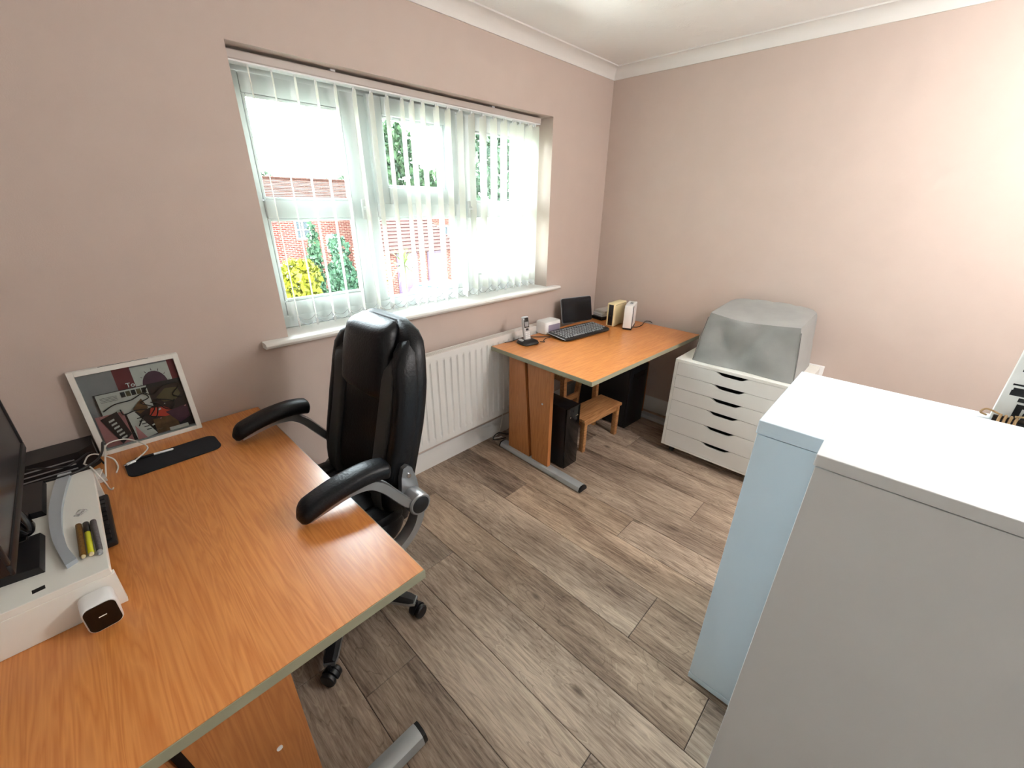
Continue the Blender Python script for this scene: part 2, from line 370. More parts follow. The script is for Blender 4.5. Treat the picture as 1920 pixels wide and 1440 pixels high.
# coving (cove profile) along the four walls
cov = [(0, ZC-.0655), (-.006, ZC-.0655), (-.008, ZC-.058)] + [(-.062+.054*math.cos(math.radians(a)), ZC-.008-.05*math.sin(math.radians(a)) ) for a in range(75, 0, -15)][::1]
cov = [(0, ZC-.0655), (-.007, ZC-.0655)] + [(-.060+.053*math.cos(math.radians(a)), ZC-.060+.053*math.sin(math.radians(a))) for a in (0, 18, 36, 54, 72, 90)] + [(-.066, ZC-.007), (-.066, ZC), (0, ZC)]
cov = [(0, ZC-.0655), (-.007, ZC-.0655)] + [(-.007-.053*(1-math.cos(math.radians(a))), ZC-.060+.053*math.sin(math.radians(a))) for a in (0, 18, 36, 54, 72, 90)] + [(-.066, ZC-.007), (-.066, ZC), (0, ZC)]
def coving(name, length, loc, rz):
    o = struct(name, MB().prism(cov, 0, length, 'X'), m_white_gloss, 'white plaster coving where wall meets ceiling', sm=True)
    o.location = loc; o.rotation_euler = (0, 0, rz)
coving('trim_1', -XL, (XL, 0, 0), 0)
coving('trim_2', -YB, (0, 0, 0), -PI/2)
coving('trim_3', -YB, (XL, YB, 0), PI/2)
# skirting
skp = [(0, 0), (-.018, 0), (-.018, .078), (-.013, .086), (-.013, .096), (-.007, .108), (-.004, .116), (0, .118)]
def skirting(name, length, loc, rz):
    o = struct(name, MB().prism(skp, 0, length, 'X'), m_white_gloss, 'white moulded skirting board', sm=True); o.location = loc; o.rotation_euler = (0, 0, rz)
skirting('baseboard_front', -XL, (XL, 0, 0), 0)
skirting('baseboard_right', -YB-.018, (0, -.018, 0), -PI/2)
skirting('baseboard_left', -YB-.018, (XL, YB, 0), PI/2)
# floor: planks run away from the window
fl = struct('floor', bx(XL, 0, YB, 0, -.05, -.004), m_sub, 'grey brown oak effect plank floor')
edges = [XL, -3.28, -3.077, -2.874, -2.671, -2.468, -2.268, -2.065, -1.861, -1.615, -1.425, -1.25, -1.05, -.85, -.65, -.45, -.25, -.06, 0]
ends = {-2.468: -1.58, -2.268: -.66, -2.065: -.24, -1.861: -1.475, -1.615: -.555, -1.425: -1.165, -2.671: -.95, -1.25: -.35, -1.05: -1.38}
tones = {(-2.268, 0): .80, (-2.268, 1): 1.08, (-2.065, 1): .93, (-1.861, 0): 1.03, (-1.861, 1): .98, (-1.861, 2): 1.12, (-1.615, 0): .90, (-1.615, 1): 1.05, (-1.425, 0): .92, (-1.425, 1): 1.04, (-2.468, 0): 1.04, (-2.468, 1): 1.06, (-1.25, 1): .9, (-2.065, 2): .78}
warm = {(-2.065, 1), (-1.425, 0), (-1.615, 1), (-1.861, 1)}
rnd = random.Random(5)
for a, b in zip(edges[:-1], edges[1:]):
    e0 = ends.get(a, -rnd.uniform(.1, 1.5)); cuts = sorted([y for y in (e0+1.54*k for k in range(-3, 4)) if YB+.02 < y < -.02], reverse=True)
    ys = [0]+cuts+[YB]
    for i, (y1, y0) in enumerate(zip(ys[:-1], ys[1:])):
        hx, hy, g, ch = (b-a)/2-.0010, (y1-y0)/2-.0010, .0, .0018
        mb = MB(); lo = [(-hx, -hy, -.004), (hx, -hy, -.004), (hx, hy, -.004), (-hx, hy, -.004)]
        mi = [(-hx, -hy, -.0012), (hx, -hy, -.0012), (hx, hy, -.0012), (-hx, hy, -.0012)]
        tp = [(-hx+ch, -hy+ch, 0), (hx-ch, -hy+ch, 0), (hx-ch, hy-ch, 0), (-hx+ch, hy-ch, 0)]
        mb.loft([lo, mi, tp])
        p = obj('plank', mb, m_floor, fl, sm=False, loc=((a+b)/2, (y0+y1)/2, 0))
        t = tones.get((a, i), rnd.uniform(.86, 1.08)); wv = .96 if (a, i) in warm else 1.0
        p.color = (t, t*wv, t*wv*(.95 if wv < 1 else 1), 1)

# ------------------------------------------------------------------ window
win = MB(); fy0, fy1 = .14, .21
def frame_rect(mb, x0, x1, z0, z1, w, y0, y1, bev=.004):
    mb.box(x0, x0+w, y0, y1, z0, z1, bev); mb.box(x1-w, x1, y0, y1, z0, z1, bev)
    mb.box(x0+w, x1-w, y0, y1, z0, z0+w, bev); mb.box(x0+w, x1-w, y0, y1, z1-w, z1, bev)
FX0, FX1 = WX0-.058, WX1+.058
frame_rect(win, FX0, FX1, WZ0, WZ1, .055, fy0, fy1)
MU = (-1.845, -1.288); mw = .032
for x in MU: win.box(x-mw, x+mw, fy0, fy1, WZ0+.055, WZ1-.055, .004)
TZ = 1.498
win.box(MU[0]+mw, MU[1]-mw, fy0, fy1, TZ-.036, TZ+.036, .004)
wo = struct('window_1', win, m_upvc, 'white upvc window of three lights')
def sash(x0, x1, z0, z1, mid, handle=None):
    s = MB(); w = .074; frame_rect(s, x0, x1, z0, z1, w, .122 if x0 > WX0 and x1 < WX1 else .1405, .195, .006)
    if mid: s.box(x0+w, x1-w, .128, .19, TZ-.036, TZ+.036, .005)
    so = obj('sash', s, m_upvc, wo)
    be = MB(); zs = [(z0+w, TZ-.036), (TZ+.036, z1-w)] if mid else [(z0+w, z1-w)]
    for a, b in zs:
        frame_rect(be, x0+w, x1-w, a, b, .012, .14, .152, .003)
        obj('pane', bx(x0+w, x1-w, .156, .160, a, b), m_glass, so, sm=False)
    obj('glazing_bead', be, m_upvc, so)
    if handle:
        h = MB(); hx = handle; h.box(hx-.013, hx+.013, .108, .124, TZ-.045, TZ+.045, .005); h.tube(smoothpath([(hx, .112, TZ+.005), (hx, .085, TZ+.005), (hx, .075, TZ-.02), (hx, .075, TZ-.10)], 4), .010, 8)
        obj('handle', h, m_white_pl, so)
g = .003
sash(FX0+.045, MU[0]-.022, WZ0+.045, WZ1-.045, True, MU[0]-.052)
sash(MU[0]+.022, MU[1]-.022, TZ+.026, WZ1-.045, False)
sash(MU[1]+.022, FX1-.045, WZ0+.045, WZ1-.045, True, MU[1]+.052)
obj('pane', bx(MU[0]+mw, MU[1]-mw, .170, .174, WZ0+.055, TZ-.036), m_glass, wo, sm=False)
fb = MB(); frame_rect(fb, MU[0]+mw, MU[1]-mw, WZ0+.055, TZ-.036, .014, .155, .168, .003); obj('glazing_bead', fb, m_upvc, wo)
obj('cill', bx(FX0, FX1, .21, .33, WZ0-.03, WZ0+.02), m_upvc, wo)
sl = MB(); nose = [(.14, .968), (.14, .9934), (-.045, .9934), (-.052, .990), (-.056, .982), (-.052, .972), (-.045, .968)]
sl.prism(nose, WX0+.0005, WX1-.0005, 'X'); nose2 = [(-.0005, .968), (-.0005, .9934)]+nose[2:]
sl.prism(nose2, -2.49, WX0+.0005, 'X'); sl.prism(nose2, WX1-.0005, -.542, 'X')
struct('trim_4', sl, m_white_gloss, 'white window board with rounded nose', sm=True)

# ------------------------------------------------------------------ vertical blind
bl = thing('vertical_blind', 'white vertical blind of slim fabric vanes hanging in the window', 'blind', (0, 0, 0))
hr = MB(); hr.prism([(.048, 1.986), (.052, 1.982), (.092, 1.982), (.096, 1.986), (.096, 2.008), (.092, 2.012), (.052, 2.012), (.048, 2.008)], -2.378, -.700, 'X')
hro = obj('headrail', hr, m_rail, bl)
obj('track', bx(-2.376, -.702, .050, .094, 1.977, 1.982), m_white_pl, hro)
for xb in (-2.0, -1.1): obj('ceiling_clip', bx(xb, xb+.02, .06, .085, 2.012, 2.0217), m_white_pl, hro)
vx = [-2.304, -2.225, -2.143, -2.064, -1.985, -1.904, -1.826, -1.748, -1.670, -1.618, -1.556, -1.475, -1.403, -1.324, -1.244, -1.162, -1.080, -.999, -.922, -.860, -.786, -.713]
vth = math.radians(17.5); rv = random.Random(3); VH = .0445
vpos = []
for i, x in enumerate(vx):
    th = vth+math.radians(rv.uniform(-1.5, 1.5))
    if i in (8,): th += math.radians(3)
    if i in (19, 20, 21): th += math.radians(-3)
    if i > 18: x0 = min(x, -.725)
    else: x0 = x
    n = 6; rings = []
    for z in (1.966, 1.955, 1.05, 1.012):
        wv = VH*(.82 if z > 1.96 else 1.0); ring = []
        for k in range(n+1):
            u = -1+2*k/n; bow = .003*(1-u*u); ring.append((u*wv, bow, z))
        rings.append(ring)
    mb = MB().loft(rings, cap=False, closed=False)
    R = Matrix.Translation((x0, .072, 0)) @ Matrix.Rotation(PI/2-th, 4, 'Z')
    vo = obj('vane', mb.xf(R), m_vane, bl)
    obj('weight', MB().box(-VH*.93, VH*.93, -.0016, .0042, 1.013, 1.046, .001).xf(R), m_white_pl, vo)
    obj('hanger', MB().box(-.006, .006, -.002, .004, 1.955, 1.979).xf(R), m_white_pl, vo)
    vpos.append((x0, th))
for side in (-1, 1):
    for (xa, ta), (xb, tb) in zip(vpos[:-1], vpos[1:]):
        A = Vector((xa+side*VH*.93*math.sin(ta), .072+side*VH*.93*math.cos(ta), 1.046)); B = Vector((xb+side*VH*.93*math.sin(tb), .072+side*VH*.93*math.cos(tb), 1.046))
        pts = []
        for k in range(9):
            t = k/8; p = A.lerp(B, t); p.z -= .024*(1-(2*t-1)**2); pts.append(p)
        obj('bead_chain', MB().tube(pts, .0011, 5), m_chrome, bl)

# ------------------------------------------------------------------ radiator
rad = thing('radiator', 'white panel radiator below the window', 'radiator', (0, 0, 0))
RX0, RX1, RZ0, RZ1, RYF = -2.02, -.78, .205, .765, -.102
rp = MB(); pitch = .0475; prof = []; x = RX0+.03
prof.append((RX0, RYF+.006)); prof.append((RX0+.02, RYF))
while x < RX1-.06:
    prof += [(x, RYF), (x+.004, RYF+.009), (x+.010, RYF+.011), (x+.014, RYF+.009), (x+.018, RYF)]; x += pitch
prof += [(RX1-.02, RYF), (RX1, RYF+.006)]
zz = [(RZ0, 0), (RZ0+.035, 0), (RZ0+.05, 1), (RZ1-.055, 1), (RZ1-.04, 0), (RZ1-.01, 0)]
rings = []
for z, k in zz: rings.append([(px, RYF+(py-RYF)*k if 0.03 < px-RX0 < RX1-RX0-.03 else py, z) for px, py in prof]+[(RX1, RYF+.014, z), (RX0, RYF+.014, z)])
rp.loft(rings); obj('front_panel', rp, m_white_gloss, rad)
obj('back_panel', bx(RX0+.02, RX1-.02, -.050, -.040, RZ0, RZ1-.01, .002), m_white_gloss, rad)
gr = MB(); gr.box(RX0, RX1, RYF-.001, RYF+.004, RZ1-.032, RZ1, .001); gr.box(RX0, RX1, -.046, -.040, RZ1-.032, RZ1, .001)
gr.box(RX0, RX1, RYF+.004, RYF+.012, RZ1-.006, RZ1); gr.box(RX0, RX1, -.054, -.046, RZ1-.006, RZ1)
x = RX0+.02
while x < RX1-.02: gr.box(x, x+.0095, RYF+.012, -.054, RZ1-.005, RZ1-.001); x += .012
obj('top_grille', gr, m_white_gloss, rad, sm=False)
for s, xx in ((-1, RX0), (1, RX1)): obj('side_panel', bx(xx-.002, xx+.002, RYF+.004, -.042, RZ0+.01, RZ1), m_white_gloss, rad)
for xb in (-1.7, -1.1): obj('wall_bracket', bx(xb, xb+.03, -.042, -.0005, .3, .7), m_white_gloss, rad)
obj('valve_pipe', MB().tube([(RX0-.03, -.07, 0), (RX0-.03, -.07, .19), (RX0-.03, -.07, .22), (RX0+.01, -.07, .22)], .0085, 10), m_chrome, rad)

# ------------------------------------------------------------------ desks
def make_desk(name, label):
    """local: length along X (0..L), depth along Y (0 back .. -W front)"""
    L, Wd, H = 1.228, .765, .72
    t = thing(name, label, 'desk')
    obj('tabletop', bx(.0022, L-.0022, -Wd+.0022, -.0022, H-.025, H), m_beech, t, sm=False)
    eb = MB()
    for a in ((0, .0022, -Wd, 0), (L-.0022, L, -Wd, 0), (.0022, L-.0022, -Wd, -Wd+.0022), (.0022, L-.0022, -.0022, 0)): eb.box(*a, H-.0255, H-.0012)
    obj('edge_band', eb, m_edge, t, sm=False)
    for s, xc in ((1, .062), (-1, L-.062)):
        ft = MB(); prof = [(-.034, .006), (.034, .006), (.034, .016), (.026, .032), (.012, .038), (-.012, .038), (-.026, .032), (-.034, .016)]
        ft.prism([(xc+a, b) for a, b in prof], -Wd+.045, -.05, 'Y'); fo = obj('foot', ft, m_footsilver, t)
        for y0, y1 in ((-Wd+.033, -Wd+.045), (-.05, -.038)):
            pc = [(xc+a*.96, b*.96+.001) for a, b in prof]; obj('end_cap', MB().prism(pc, y0, y1, 'Y'), m_dark, fo)
        obj('glide', MB().lathe([(.012, 0), (.014, .006)], 12, (xc, -Wd+.08, 0)).lathe([(.012, 0), (.014, .006)], 12, (xc, -.09, 0)), m_dark, fo)
        x0, x1 = (xc-.014, xc+.012)
        obj('leg_panel', MB().prism([(-.115, .038), (-.305, .038), (-.245, H-.0255), (-.115, H-.0255)], x0, x1, 'X'), m_beech_v, t, sm=False)
        obj('leg_panel', MB().prism([(-.328, .038), (-.462, .038), (-.458, H-.0255), (-.268, H-.0255)], x0, x1, 'X'), m_beech_v, t, sm=False)
        obj('column', MB().prism([(-.29, .038), (-.335, .038), (-.28, H-.0255), (-.235, H-.0255)], xc+s*.013, xc+s*.022, 'X'), m_dark, t, sm=False)
    obj('support_beam', bx(.08, L-.08, -.36, -.31, H-.07, H-.0255), m_footsilver, t, sm=False)
    obj('screw_cap', MB().lathe([(.006, -.002), (.006, .0005), (.003, .0012)], 10, (.048, -.40, .45), 'X'), m_white_pl, t)
    return t
desk1 = make_desk('office_desk', 'beech office desk in the foreground holding the monitor riser')
desk1.location = (-2.563-.765+.765, -.004-1.228, 0)
# length runs along +Y, front edge faces +X: local X -> world +Y, local -Y -> world +X
desk1.rotation_euler = (0, 0, PI/2); desk1.location = (-2.563-.765, -.004-1.228, 0)
desk2 = copy_tree(desk1); desk2['label'] = 'beech office desk in the far corner beside the radiator'
desk2.rotation_euler = (0, 0, math.radians(-2.45)); desk2.location = (-1.284, -.106, 0)

# ------------------------------------------------------------------ office chair (faces -X)
ch = thing('office_chair', 'high-back black leather office chair with silver flip-up arms', 'chair', (-2.546, -.573, 0))
for k in range(5):
    a = math.radians(-54+72*k); R = Matrix.Rotation(a, 4, 'Z')
    rings = []
    for r, hw, z0, z1 in ((.03, .034, .085, .140), (.12, .029, .080, .130), (.22, .025, .073, .112), (.275, .023, .070, .100), (.292, .018, .070, .092)):
        rings.append([(r, -hw, z0+.012), (r, -hw*.95, z1-.012), (r, -hw*.6, z1), (r, hw*.6, z1), (r, hw*.95, z1-.012), (r, hw, z0+.012)])
    lo = obj('base_leg', MB().loft(rings).xf(R), m_dark, ch)
    tr = []
    for r, hw, z0 in ((.04, .035, .083), (.12, .030, .078), (.22, .026, .071), (.275, .024, .068), (.297, .019, .068)):
        tr.append([(r, -hw, z0), (r, -hw, z0+.013), (r, hw, z0+.013), (r, hw, z0)])
    obj('trim_strip', MB().loft(tr).xf(R), m_silver, lo, sm=False)
    cs = MB(); st = rnd.uniform(0, 6)
    Rc = Matrix.Translation((math.cos(a)*.300, math.sin(a)*.300, 0)) @ Matrix.Rotation(a+PI/2+(.3 if k % 2 else -.4), 4, 'Z')
    w = MB()
    for yy in (-.017, .017): w.lathe([(.004, yy-.009), (.024, yy-.009), (.0275, yy-.005), (.0275, yy+.005), (.024, yy+.009), (.004, yy+.009)], 18, (0, 0, .0275), 'Y')
    co = obj('caster', w.xf(Rc), m_dark, ch)
    h = MB(); h.prism([(.031*math.cos(math.radians(q)), .0275+.031*math.sin(math.radians(q))) for q in range(0, 181, 20)], -.007, .007, 'Y'); h.lathe([(.006, .045), (.006, .075)], 10)
    obj('caster_hood', h.xf(Rc), m_dark, co)
obj('hub', MB().lathe([(.02, .07), (.045, .075), (.048, .13), (.035, .15), (.028, .16)], 24), m_dark, ch)
obj('gas_column', MB().lathe([(.026, .15), (.026, .29), (.018, .295), (.018, .395)], 20), m_dark, ch)
obj('tilt_mechanism', MB().box(-.10, .12, -.07, .07, .385, .425, .01).box(-.16, .16, -.13, .13, .42, .432, .004), m_dark, ch)
obj('lift_lever', MB().tube([(.0, -.07, .405), (.0, -.20, .40), (.0, -.27, .395)], .006, 8), m_dark, ch)
# seat
def hloft(specs, n=28, p=4): return MB().loft([[(x, y, z) for x, y in sell(cx, cy, hx, hy, p, n)] for cx, cy, hx, hy, z in specs])
obj('seat', hloft([(-.03, 0, .20, .215, .428), (-.03, 0, .235, .250, .438), (-.03, 0, .245, .258, .465), (-.03, 0, .245, .258, .49), (-.03, 0, .232, .245, .512), (-.03, 0, .19, .20, .522)]), m_leather, ch)
so = obj('seat_cushion', hloft([(-.045, 0, .205, .150, .505), (-.045, 0, .215, .158, .520), (-.045, 0, .205, .150, .538), (-.045, 0, .15, .10, .547)], p=5), m_leather, ch)
for s in (-1, 1): obj('seat_bolster', hloft([(-.04, s*.200, .215, .040, .500), (-.04, s*.200, .222, .044, .520), (-.04, s*.200, .21, .038, .542), (-.04, s*.200, .18, .02, .550)], p=4), m_leather, ch)
for s in (-1, 1): obj('seat_strip', hloft([(-.04, s*.157, .20, .012, .51), (-.04, s*.157, .20, .012, .532)], n=16), m_fabric_grey, ch)
# backrest: front surface xf(z)
def lerp_tab(tab, z):
    for (za, a), (zb, b) in zip(tab[:-1], tab[1:]):
        if z <= zb: t = max(0, (z-za)/(zb-za)); t = t; return a+(b-a)*t
    return tab[-1][1]
XF = [(.46, .135), (.55, .130), (.62, .138), (.70, .155), (.80, .182), (.93, .214), (1.05, .238), (1.12, .256), (1.17, .270)]
HWT = [(.46, .205), (.55, .235), (.70, .252), (.85, .258), (.98, .250), (1.06, .230), (1.11, .205), (1.145, .170), (1.168, .11)]
def xf_(z): return lerp_tab(XF, z)
def hw_(z): return lerp_tab(HWT, z)
def slab(z0, z1, yfun, th, front, n=18, steps=16, p=4, taper=True):
    """upholstered slab following the back curve; yfun(z)->(yc,hy); front offset is towards the sitter"""
    rings = []
    for i in range(steps+1):
        t = i/steps; z = z0+(z1-z0)*t; yc, hy = yfun(z)
        e = 1.0
        if taper:
            d = min(t, 1-t)/.14
            if d < 1: e = math.sqrt(max(.03, 1-(1-d)**2))
        xc = xf_(z)-front+th/2; rings.append([(x, y, z) for x, y in sell(xc+(1-e)*th*.25, yc, th/2*e, hy*(.80+.20*e) if taper else hy, p, n)])
    return MB().loft(rings)
bk = MB(); rings = []
for i in range(25):
    z = .46+(1.168-.46)*i/24; hy = hw_(z); e = 1.0 if z < 1.10 else max(.35, 1-((z-1.10)/.07)**2*.6)
    if z < .52: e = .6+.4*(z-.46)/.06
    xc = xf_(z)+.055; rings.append([(x, y, z) for x, y in sell(xc, 0, .045*e, hy, 4, 36)])
bk.loft(rings); bo = obj('backrest', bk, m_leather, ch)
obj('centre_panel', slab(.53, 1.0, lambda z: (0, .128+.014*math.sin((z-.53)*6)), .06, .022, p=5), m_leather, bo)
obj('head_cushion', slab(.905, 1.166, lambda z: (0, .150-.02*max(0, (z-1.08)/.08)), .095, .046, p=3.2), m_leather, bo)
for s in (-1, 1):
    obj('side_bolster', slab(.49, 1.125, lambda z, s=s: (s*(hw_(z)-.030), .031), .092, .026, p=3), m_leather, bo)
    obj('mesh_strip', slab(.50, 1.06, lambda z, s=s: (s*(.176-.010*math.sin((z-.52)*5.7)), .036), .05, .031, p=6), m_fabric_grey, bo)
# arms
for s in (-1, 1):
    yc = s*.300
    pts = smoothpath([(-.172, yc, .752), (-.13, yc, .768), (-.06, yc, .786), (.02, yc, .793), (.075, yc, .786), (.098, yc, .776)], 5); n = len(pts); rings = []
    for i, p in enumerate(pts):
        t = i/(n-1); d = min(t, 1-t)/.13; e = math.sqrt(max(.05, 1-(1-d)**2)) if d < 1 else 1
        rings.append([(p.x+(zz*.25), p.y+yy, p.z+zz) for yy, zz in sell(0, 0, .041*e, .027*e, 2.6, 20)])
    obj('arm_pad', MB().loft(rings), m_leather, ch)
    def strip(path, w, th, yc=yc):
        pr = smoothpath(path, 6); out = []
        for i, p in enumerate(pr):
            t = (pr[min(i+1, len(pr)-1)]-pr[max(0, i-1)]).normalized(); nn = Vector((-t.z, 0, t.x))
            out.append([p+nn*b+Vector((0, a, 0)) for a, b in [(-w, -th), (-w*.6, -th*1.25), (w*.6, -th*1.25), (w, -th), (w, th), (w*.35, th*1.2), (w*.2, th*.55), (-w*.2, th*.55), (-w*.35, th*1.2), (-w, th)]])
        return MB().loft(out)
    ab = strip([(-.150, yc, .745), (-.10, yc, .755), (-.03, yc, .766), (.03, yc, .757), (.075, yc, .72), (.115, yc, .665), (.150, yc, .620), (.185, yc, .600)], .022, .0135)
    abo = obj('arm_bracket', ab, m_silver, ch)
    lb = strip([(.188, yc, .60), (.185, yc, .545), (.150, yc, .490), (.090, yc-s*.0, .452), (.02, yc-s*.01, .434), (-.03, yc-s*.03, .428)], .022, .0135)
    obj('seat_bracket', lb, m_silver, ch)
    obj('bracket_tongue', bx(-.05, .06, min(s*.12, s*.30), max(s*.12, s*.30), .418, .428, .003), m_silver, ch)
    up_ = MB().prism([(.150, .60), (.222, .60), (.215, .66), (.200, .715), (.185, .728), (.168, .722), (.158, .69)], min(yc-s*.05, yc-s*.028), max(yc-s*.05, yc-s*.028), 'Y'); uo = obj('back_plate', up_, m_silver, ch)
    obj('bolt', MB().lathe([(.008, -.003), (.008, .002), (.004, .004)], 12, (.185, yc-s*.026, .690), 'Y'), m_chrome, uo)
    y0 = yc-s*.035; y1 = yc+s*.030
    po_ = obj('pivot', MB().lathe([(.010, y0), (.038, y0), (.040, y0+s*.004), (.040, y1-s*.004), (.036, y1), (.031, y1)], 28, (.186, 0, .600), 'Y'), m_silver, ch)
    obj('pivot_cap', MB().lathe([(.031, y1-s*.004), (.031, y1+s*.001), (.026, y1+s*.003)], 28, (.186, 0, .600), 'Y'), m_dark, po_)

# ------------------------------------------------------------------ drawer unit with covered machine
du = thing('drawer_unit', 'white six-drawer chest on castors under the grey dust cover', 'drawers', (0, 0, 0))
AX0, AX1, AY0, AY1, AZ0, AZ1 = -.514, -.030, -1.623, -.953, .057, .663
bt = .018
cb = MB(); cb.box(AX0, AX1, AY0, AY1, AZ1-.018, AZ1, .001); cb.box(AX0, AX1, AY1-bt, AY1, AZ0, AZ1-.018, .001); cb.box(AX0, AX1, AY0, AY0+bt, AZ0, AZ1-.018, .001)
cb.box(AX0, AX1, AY0+bt, AY1-bt, AZ0, AZ0+.014, .001); cb.box(AX1-.008, AX1, AY0+bt, AY1-bt, AZ0+.014, AZ1-.018)
obj('carcass', cb, m_white_lam, du, sm=False)
zs = [.645, .563, .477, .391, .288, .172, .071]
for i in range(6):
    z1, z0 = zs[i]-.0012, zs[i+1]+.0012; ya, yb = AY0+bt+.0015, AY1-bt-.0015; yc = (ya+yb)/2+.004; d = .0235
    poly = [(ya, z0), (yb, z0), (yb, z1)]
    for u, dz in ((.098, 0), (.085, .002), (.070, .010), (.056, .017), (.040, .019)): poly.append((yc+u, z1-d*dz/.019))
    for u, dz in ((-.040, .019), (-.056, .017), (-.070, .010), (-.085, .002), (-.098, 0)): poly.append((yc+u, z1-d*dz/.019))
    poly.append((ya, z1))
    dr = obj('drawer', MB().prism(poly, AX0+.0008, AX0+.017, 'X'), m_drawer, du, sm=False)
    obj('drawer_box', bx(AX0+.040, AX1-.02, ya+.012, yb-.012, z0+.004, z1-.030), m_inner_dark, dr, sm=False)
    obj('shade_backing', bx(AX0+.055, AX0+.060, ya, yb, z1-.03, z1+.001), m_inner_dark, dr, sm=False)  # near-black sheet stands in for shade behind the handle cutout
for x in (AX0+.05, AX1-.05):
    for y in (AY0+.06, AY1-.06):
        c = MB(); c.lathe([(.004, -.010), (.021, -.010), (.023, -.007), (.023, .007), (.021, .010), (.004, .010)], 16, (x, y, .023), 'Y'); c.box(x-.02, x+.02, y-.014, y+.014, .046, .057, .002); obj('castor', c, m_dark, du)
# dust cover: soft box, slightly sagging
cvt = thing('dust_cover', 'grey fabric dust cover draped over a boxy machine on the white drawers', 'dust cover', (0, 0, 0))
cz0, N = .664, 9
def cvpt(u, v, w):
    """unit box coords -> draped shape; u: front(0)-back(1), v: left(+y)=0 .. right=1, w height"""
    x = -.468+.40*u; y = -1.035-.535*v
    x += .030*w*(1-u)-.0*w                    # front leans back
    y -= .040*w*(1-2*v)*.9                    # sides lean in
    top = .298-.020*math.sin(PI*v)*(1-u) + .045*u*(1-abs(2*v-1)**3*.5)
    z = cz0+top*w
    bul = math.sin(PI*w)
    x += -.006*bul*math.sin(PI*v)*(1 if u < .5 else -1)
    if u < .05: x += .034*math.sin(PI*w)**.6*max(0, 1-abs((v-.36-.30*w)/.13))+.022*math.sin(PI*w)*max(0, 1-abs((v-.30+.10*w)/.10))-.007*math.sin(9*v+5*w)
    return Vector((x, y, z))
def grid(fn, nu, nv):
    vs = [fn(i/nu, j/nv) for i in range(nu+1) for j in range(nv+1)]; fs = []
    for i in range(nu):
        for j in range(nv): a = i*(nv+1)+j; fs.append((a, a+1, a+nv+2, a+nv+1))
    return vs, fs
cm = MB(); cm.add(*grid(lambda a, b: cvpt(0, b, a), 14, 20)); cm.add(*grid(lambda a, b: cvpt(1, b, a), 6, 12)); cm.add(*grid(lambda a, b: cvpt(b, 0, a), 14, 14)); cm.add(*grid(lambda a, b: cvpt(b, 1, a), 14, 14))
def topf(a, b):
    p = cvpt(a, b, 1); p.z -= .022*math.sin(PI*a)*math.sin(PI*b)*max(0, 1-a*1.2)-.004*math.sin(7*a+11*b)*math.sin(PI*a)*math.sin(PI*b); return p
cm.add(*grid(topf, 14, 20))
cme = cm.mesh('cover_cloth'); bmx = bmesh.new(); bmx.from_mesh(cme); bmesh.ops.remove_doubles(bmx, verts=bmx.verts, dist=.004)
for it in range(2): bmesh.ops.smooth_vert(bmx, verts=[v for v in bmx.verts if v.co.z > .68], factor=.35, use_axis_x=True, use_axis_y=True, use_axis_z=True)
bmesh.ops.recalc_face_normals(bmx, faces=bmx.faces); bmx.to_mesh(cme); bmx.free()
obj('cover_cloth', cme, m_cover, cvt)
def seamline(pts): obj('seam', MB().tube(smoothpath(pts, 4), .0022, 6), m_seam, cvt)
seamline([cvpt(.0, .0, w)+Vector((.003, .0, 0)) for w in (.01, .3, .6, .9)])
seamline([cvpt(.0, 1.0, w)+Vector((.003, -.0, 0)) for w in (.01, .3, .6, .9)])

# ------------------------------------------------------------------ cabinets on the right
bc = thing('storage_cabinet', 'pale blue-grey storage cabinet standing behind the taller white cabinet', 'cabinet', (0, 0, 0))
BX0, BX1, BY0, BY1, BZ = -1.848, -1.375, -2.60, -1.697, 1.031
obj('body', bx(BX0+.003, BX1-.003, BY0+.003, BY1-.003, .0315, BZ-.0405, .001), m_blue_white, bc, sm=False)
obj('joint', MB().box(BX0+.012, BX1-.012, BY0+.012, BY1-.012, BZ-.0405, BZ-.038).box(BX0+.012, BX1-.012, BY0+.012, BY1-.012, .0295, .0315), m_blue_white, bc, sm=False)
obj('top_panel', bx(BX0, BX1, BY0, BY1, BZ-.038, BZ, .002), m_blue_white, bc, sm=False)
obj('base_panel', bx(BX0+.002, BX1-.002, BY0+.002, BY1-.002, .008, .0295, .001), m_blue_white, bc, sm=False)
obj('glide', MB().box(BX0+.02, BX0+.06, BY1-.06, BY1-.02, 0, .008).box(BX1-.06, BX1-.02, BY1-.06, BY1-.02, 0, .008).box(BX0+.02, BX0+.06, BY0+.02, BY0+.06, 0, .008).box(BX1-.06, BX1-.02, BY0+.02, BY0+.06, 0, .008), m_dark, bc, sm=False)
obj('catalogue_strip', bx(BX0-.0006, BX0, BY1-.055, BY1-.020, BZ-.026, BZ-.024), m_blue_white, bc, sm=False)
wc = thing('storage_cabinet', 'tall white cabinet in the right foreground, nearest the camera', 'cabinet', (0, 0, 0))
CX0, CX1, CY0, CY1, CZ = -2.217, -1.851, -2.70, -1.847, 1.170
obj('body', bx(CX0+.003, CX1-.003, CY0+.003, CY1-.003, .0, CZ-.0235, .001), m_warm_white, wc, sm=False)
obj('joint', bx(CX0+.012, CX1-.012, CY0+.012, CY1-.012, CZ-.0235, CZ-.021), m_warm_white, wc, sm=False)
obj('top_panel', bx(CX0, CX1, CY0, CY1, CZ-.021, CZ, .0015), m_warm_white, wc, sm=False)
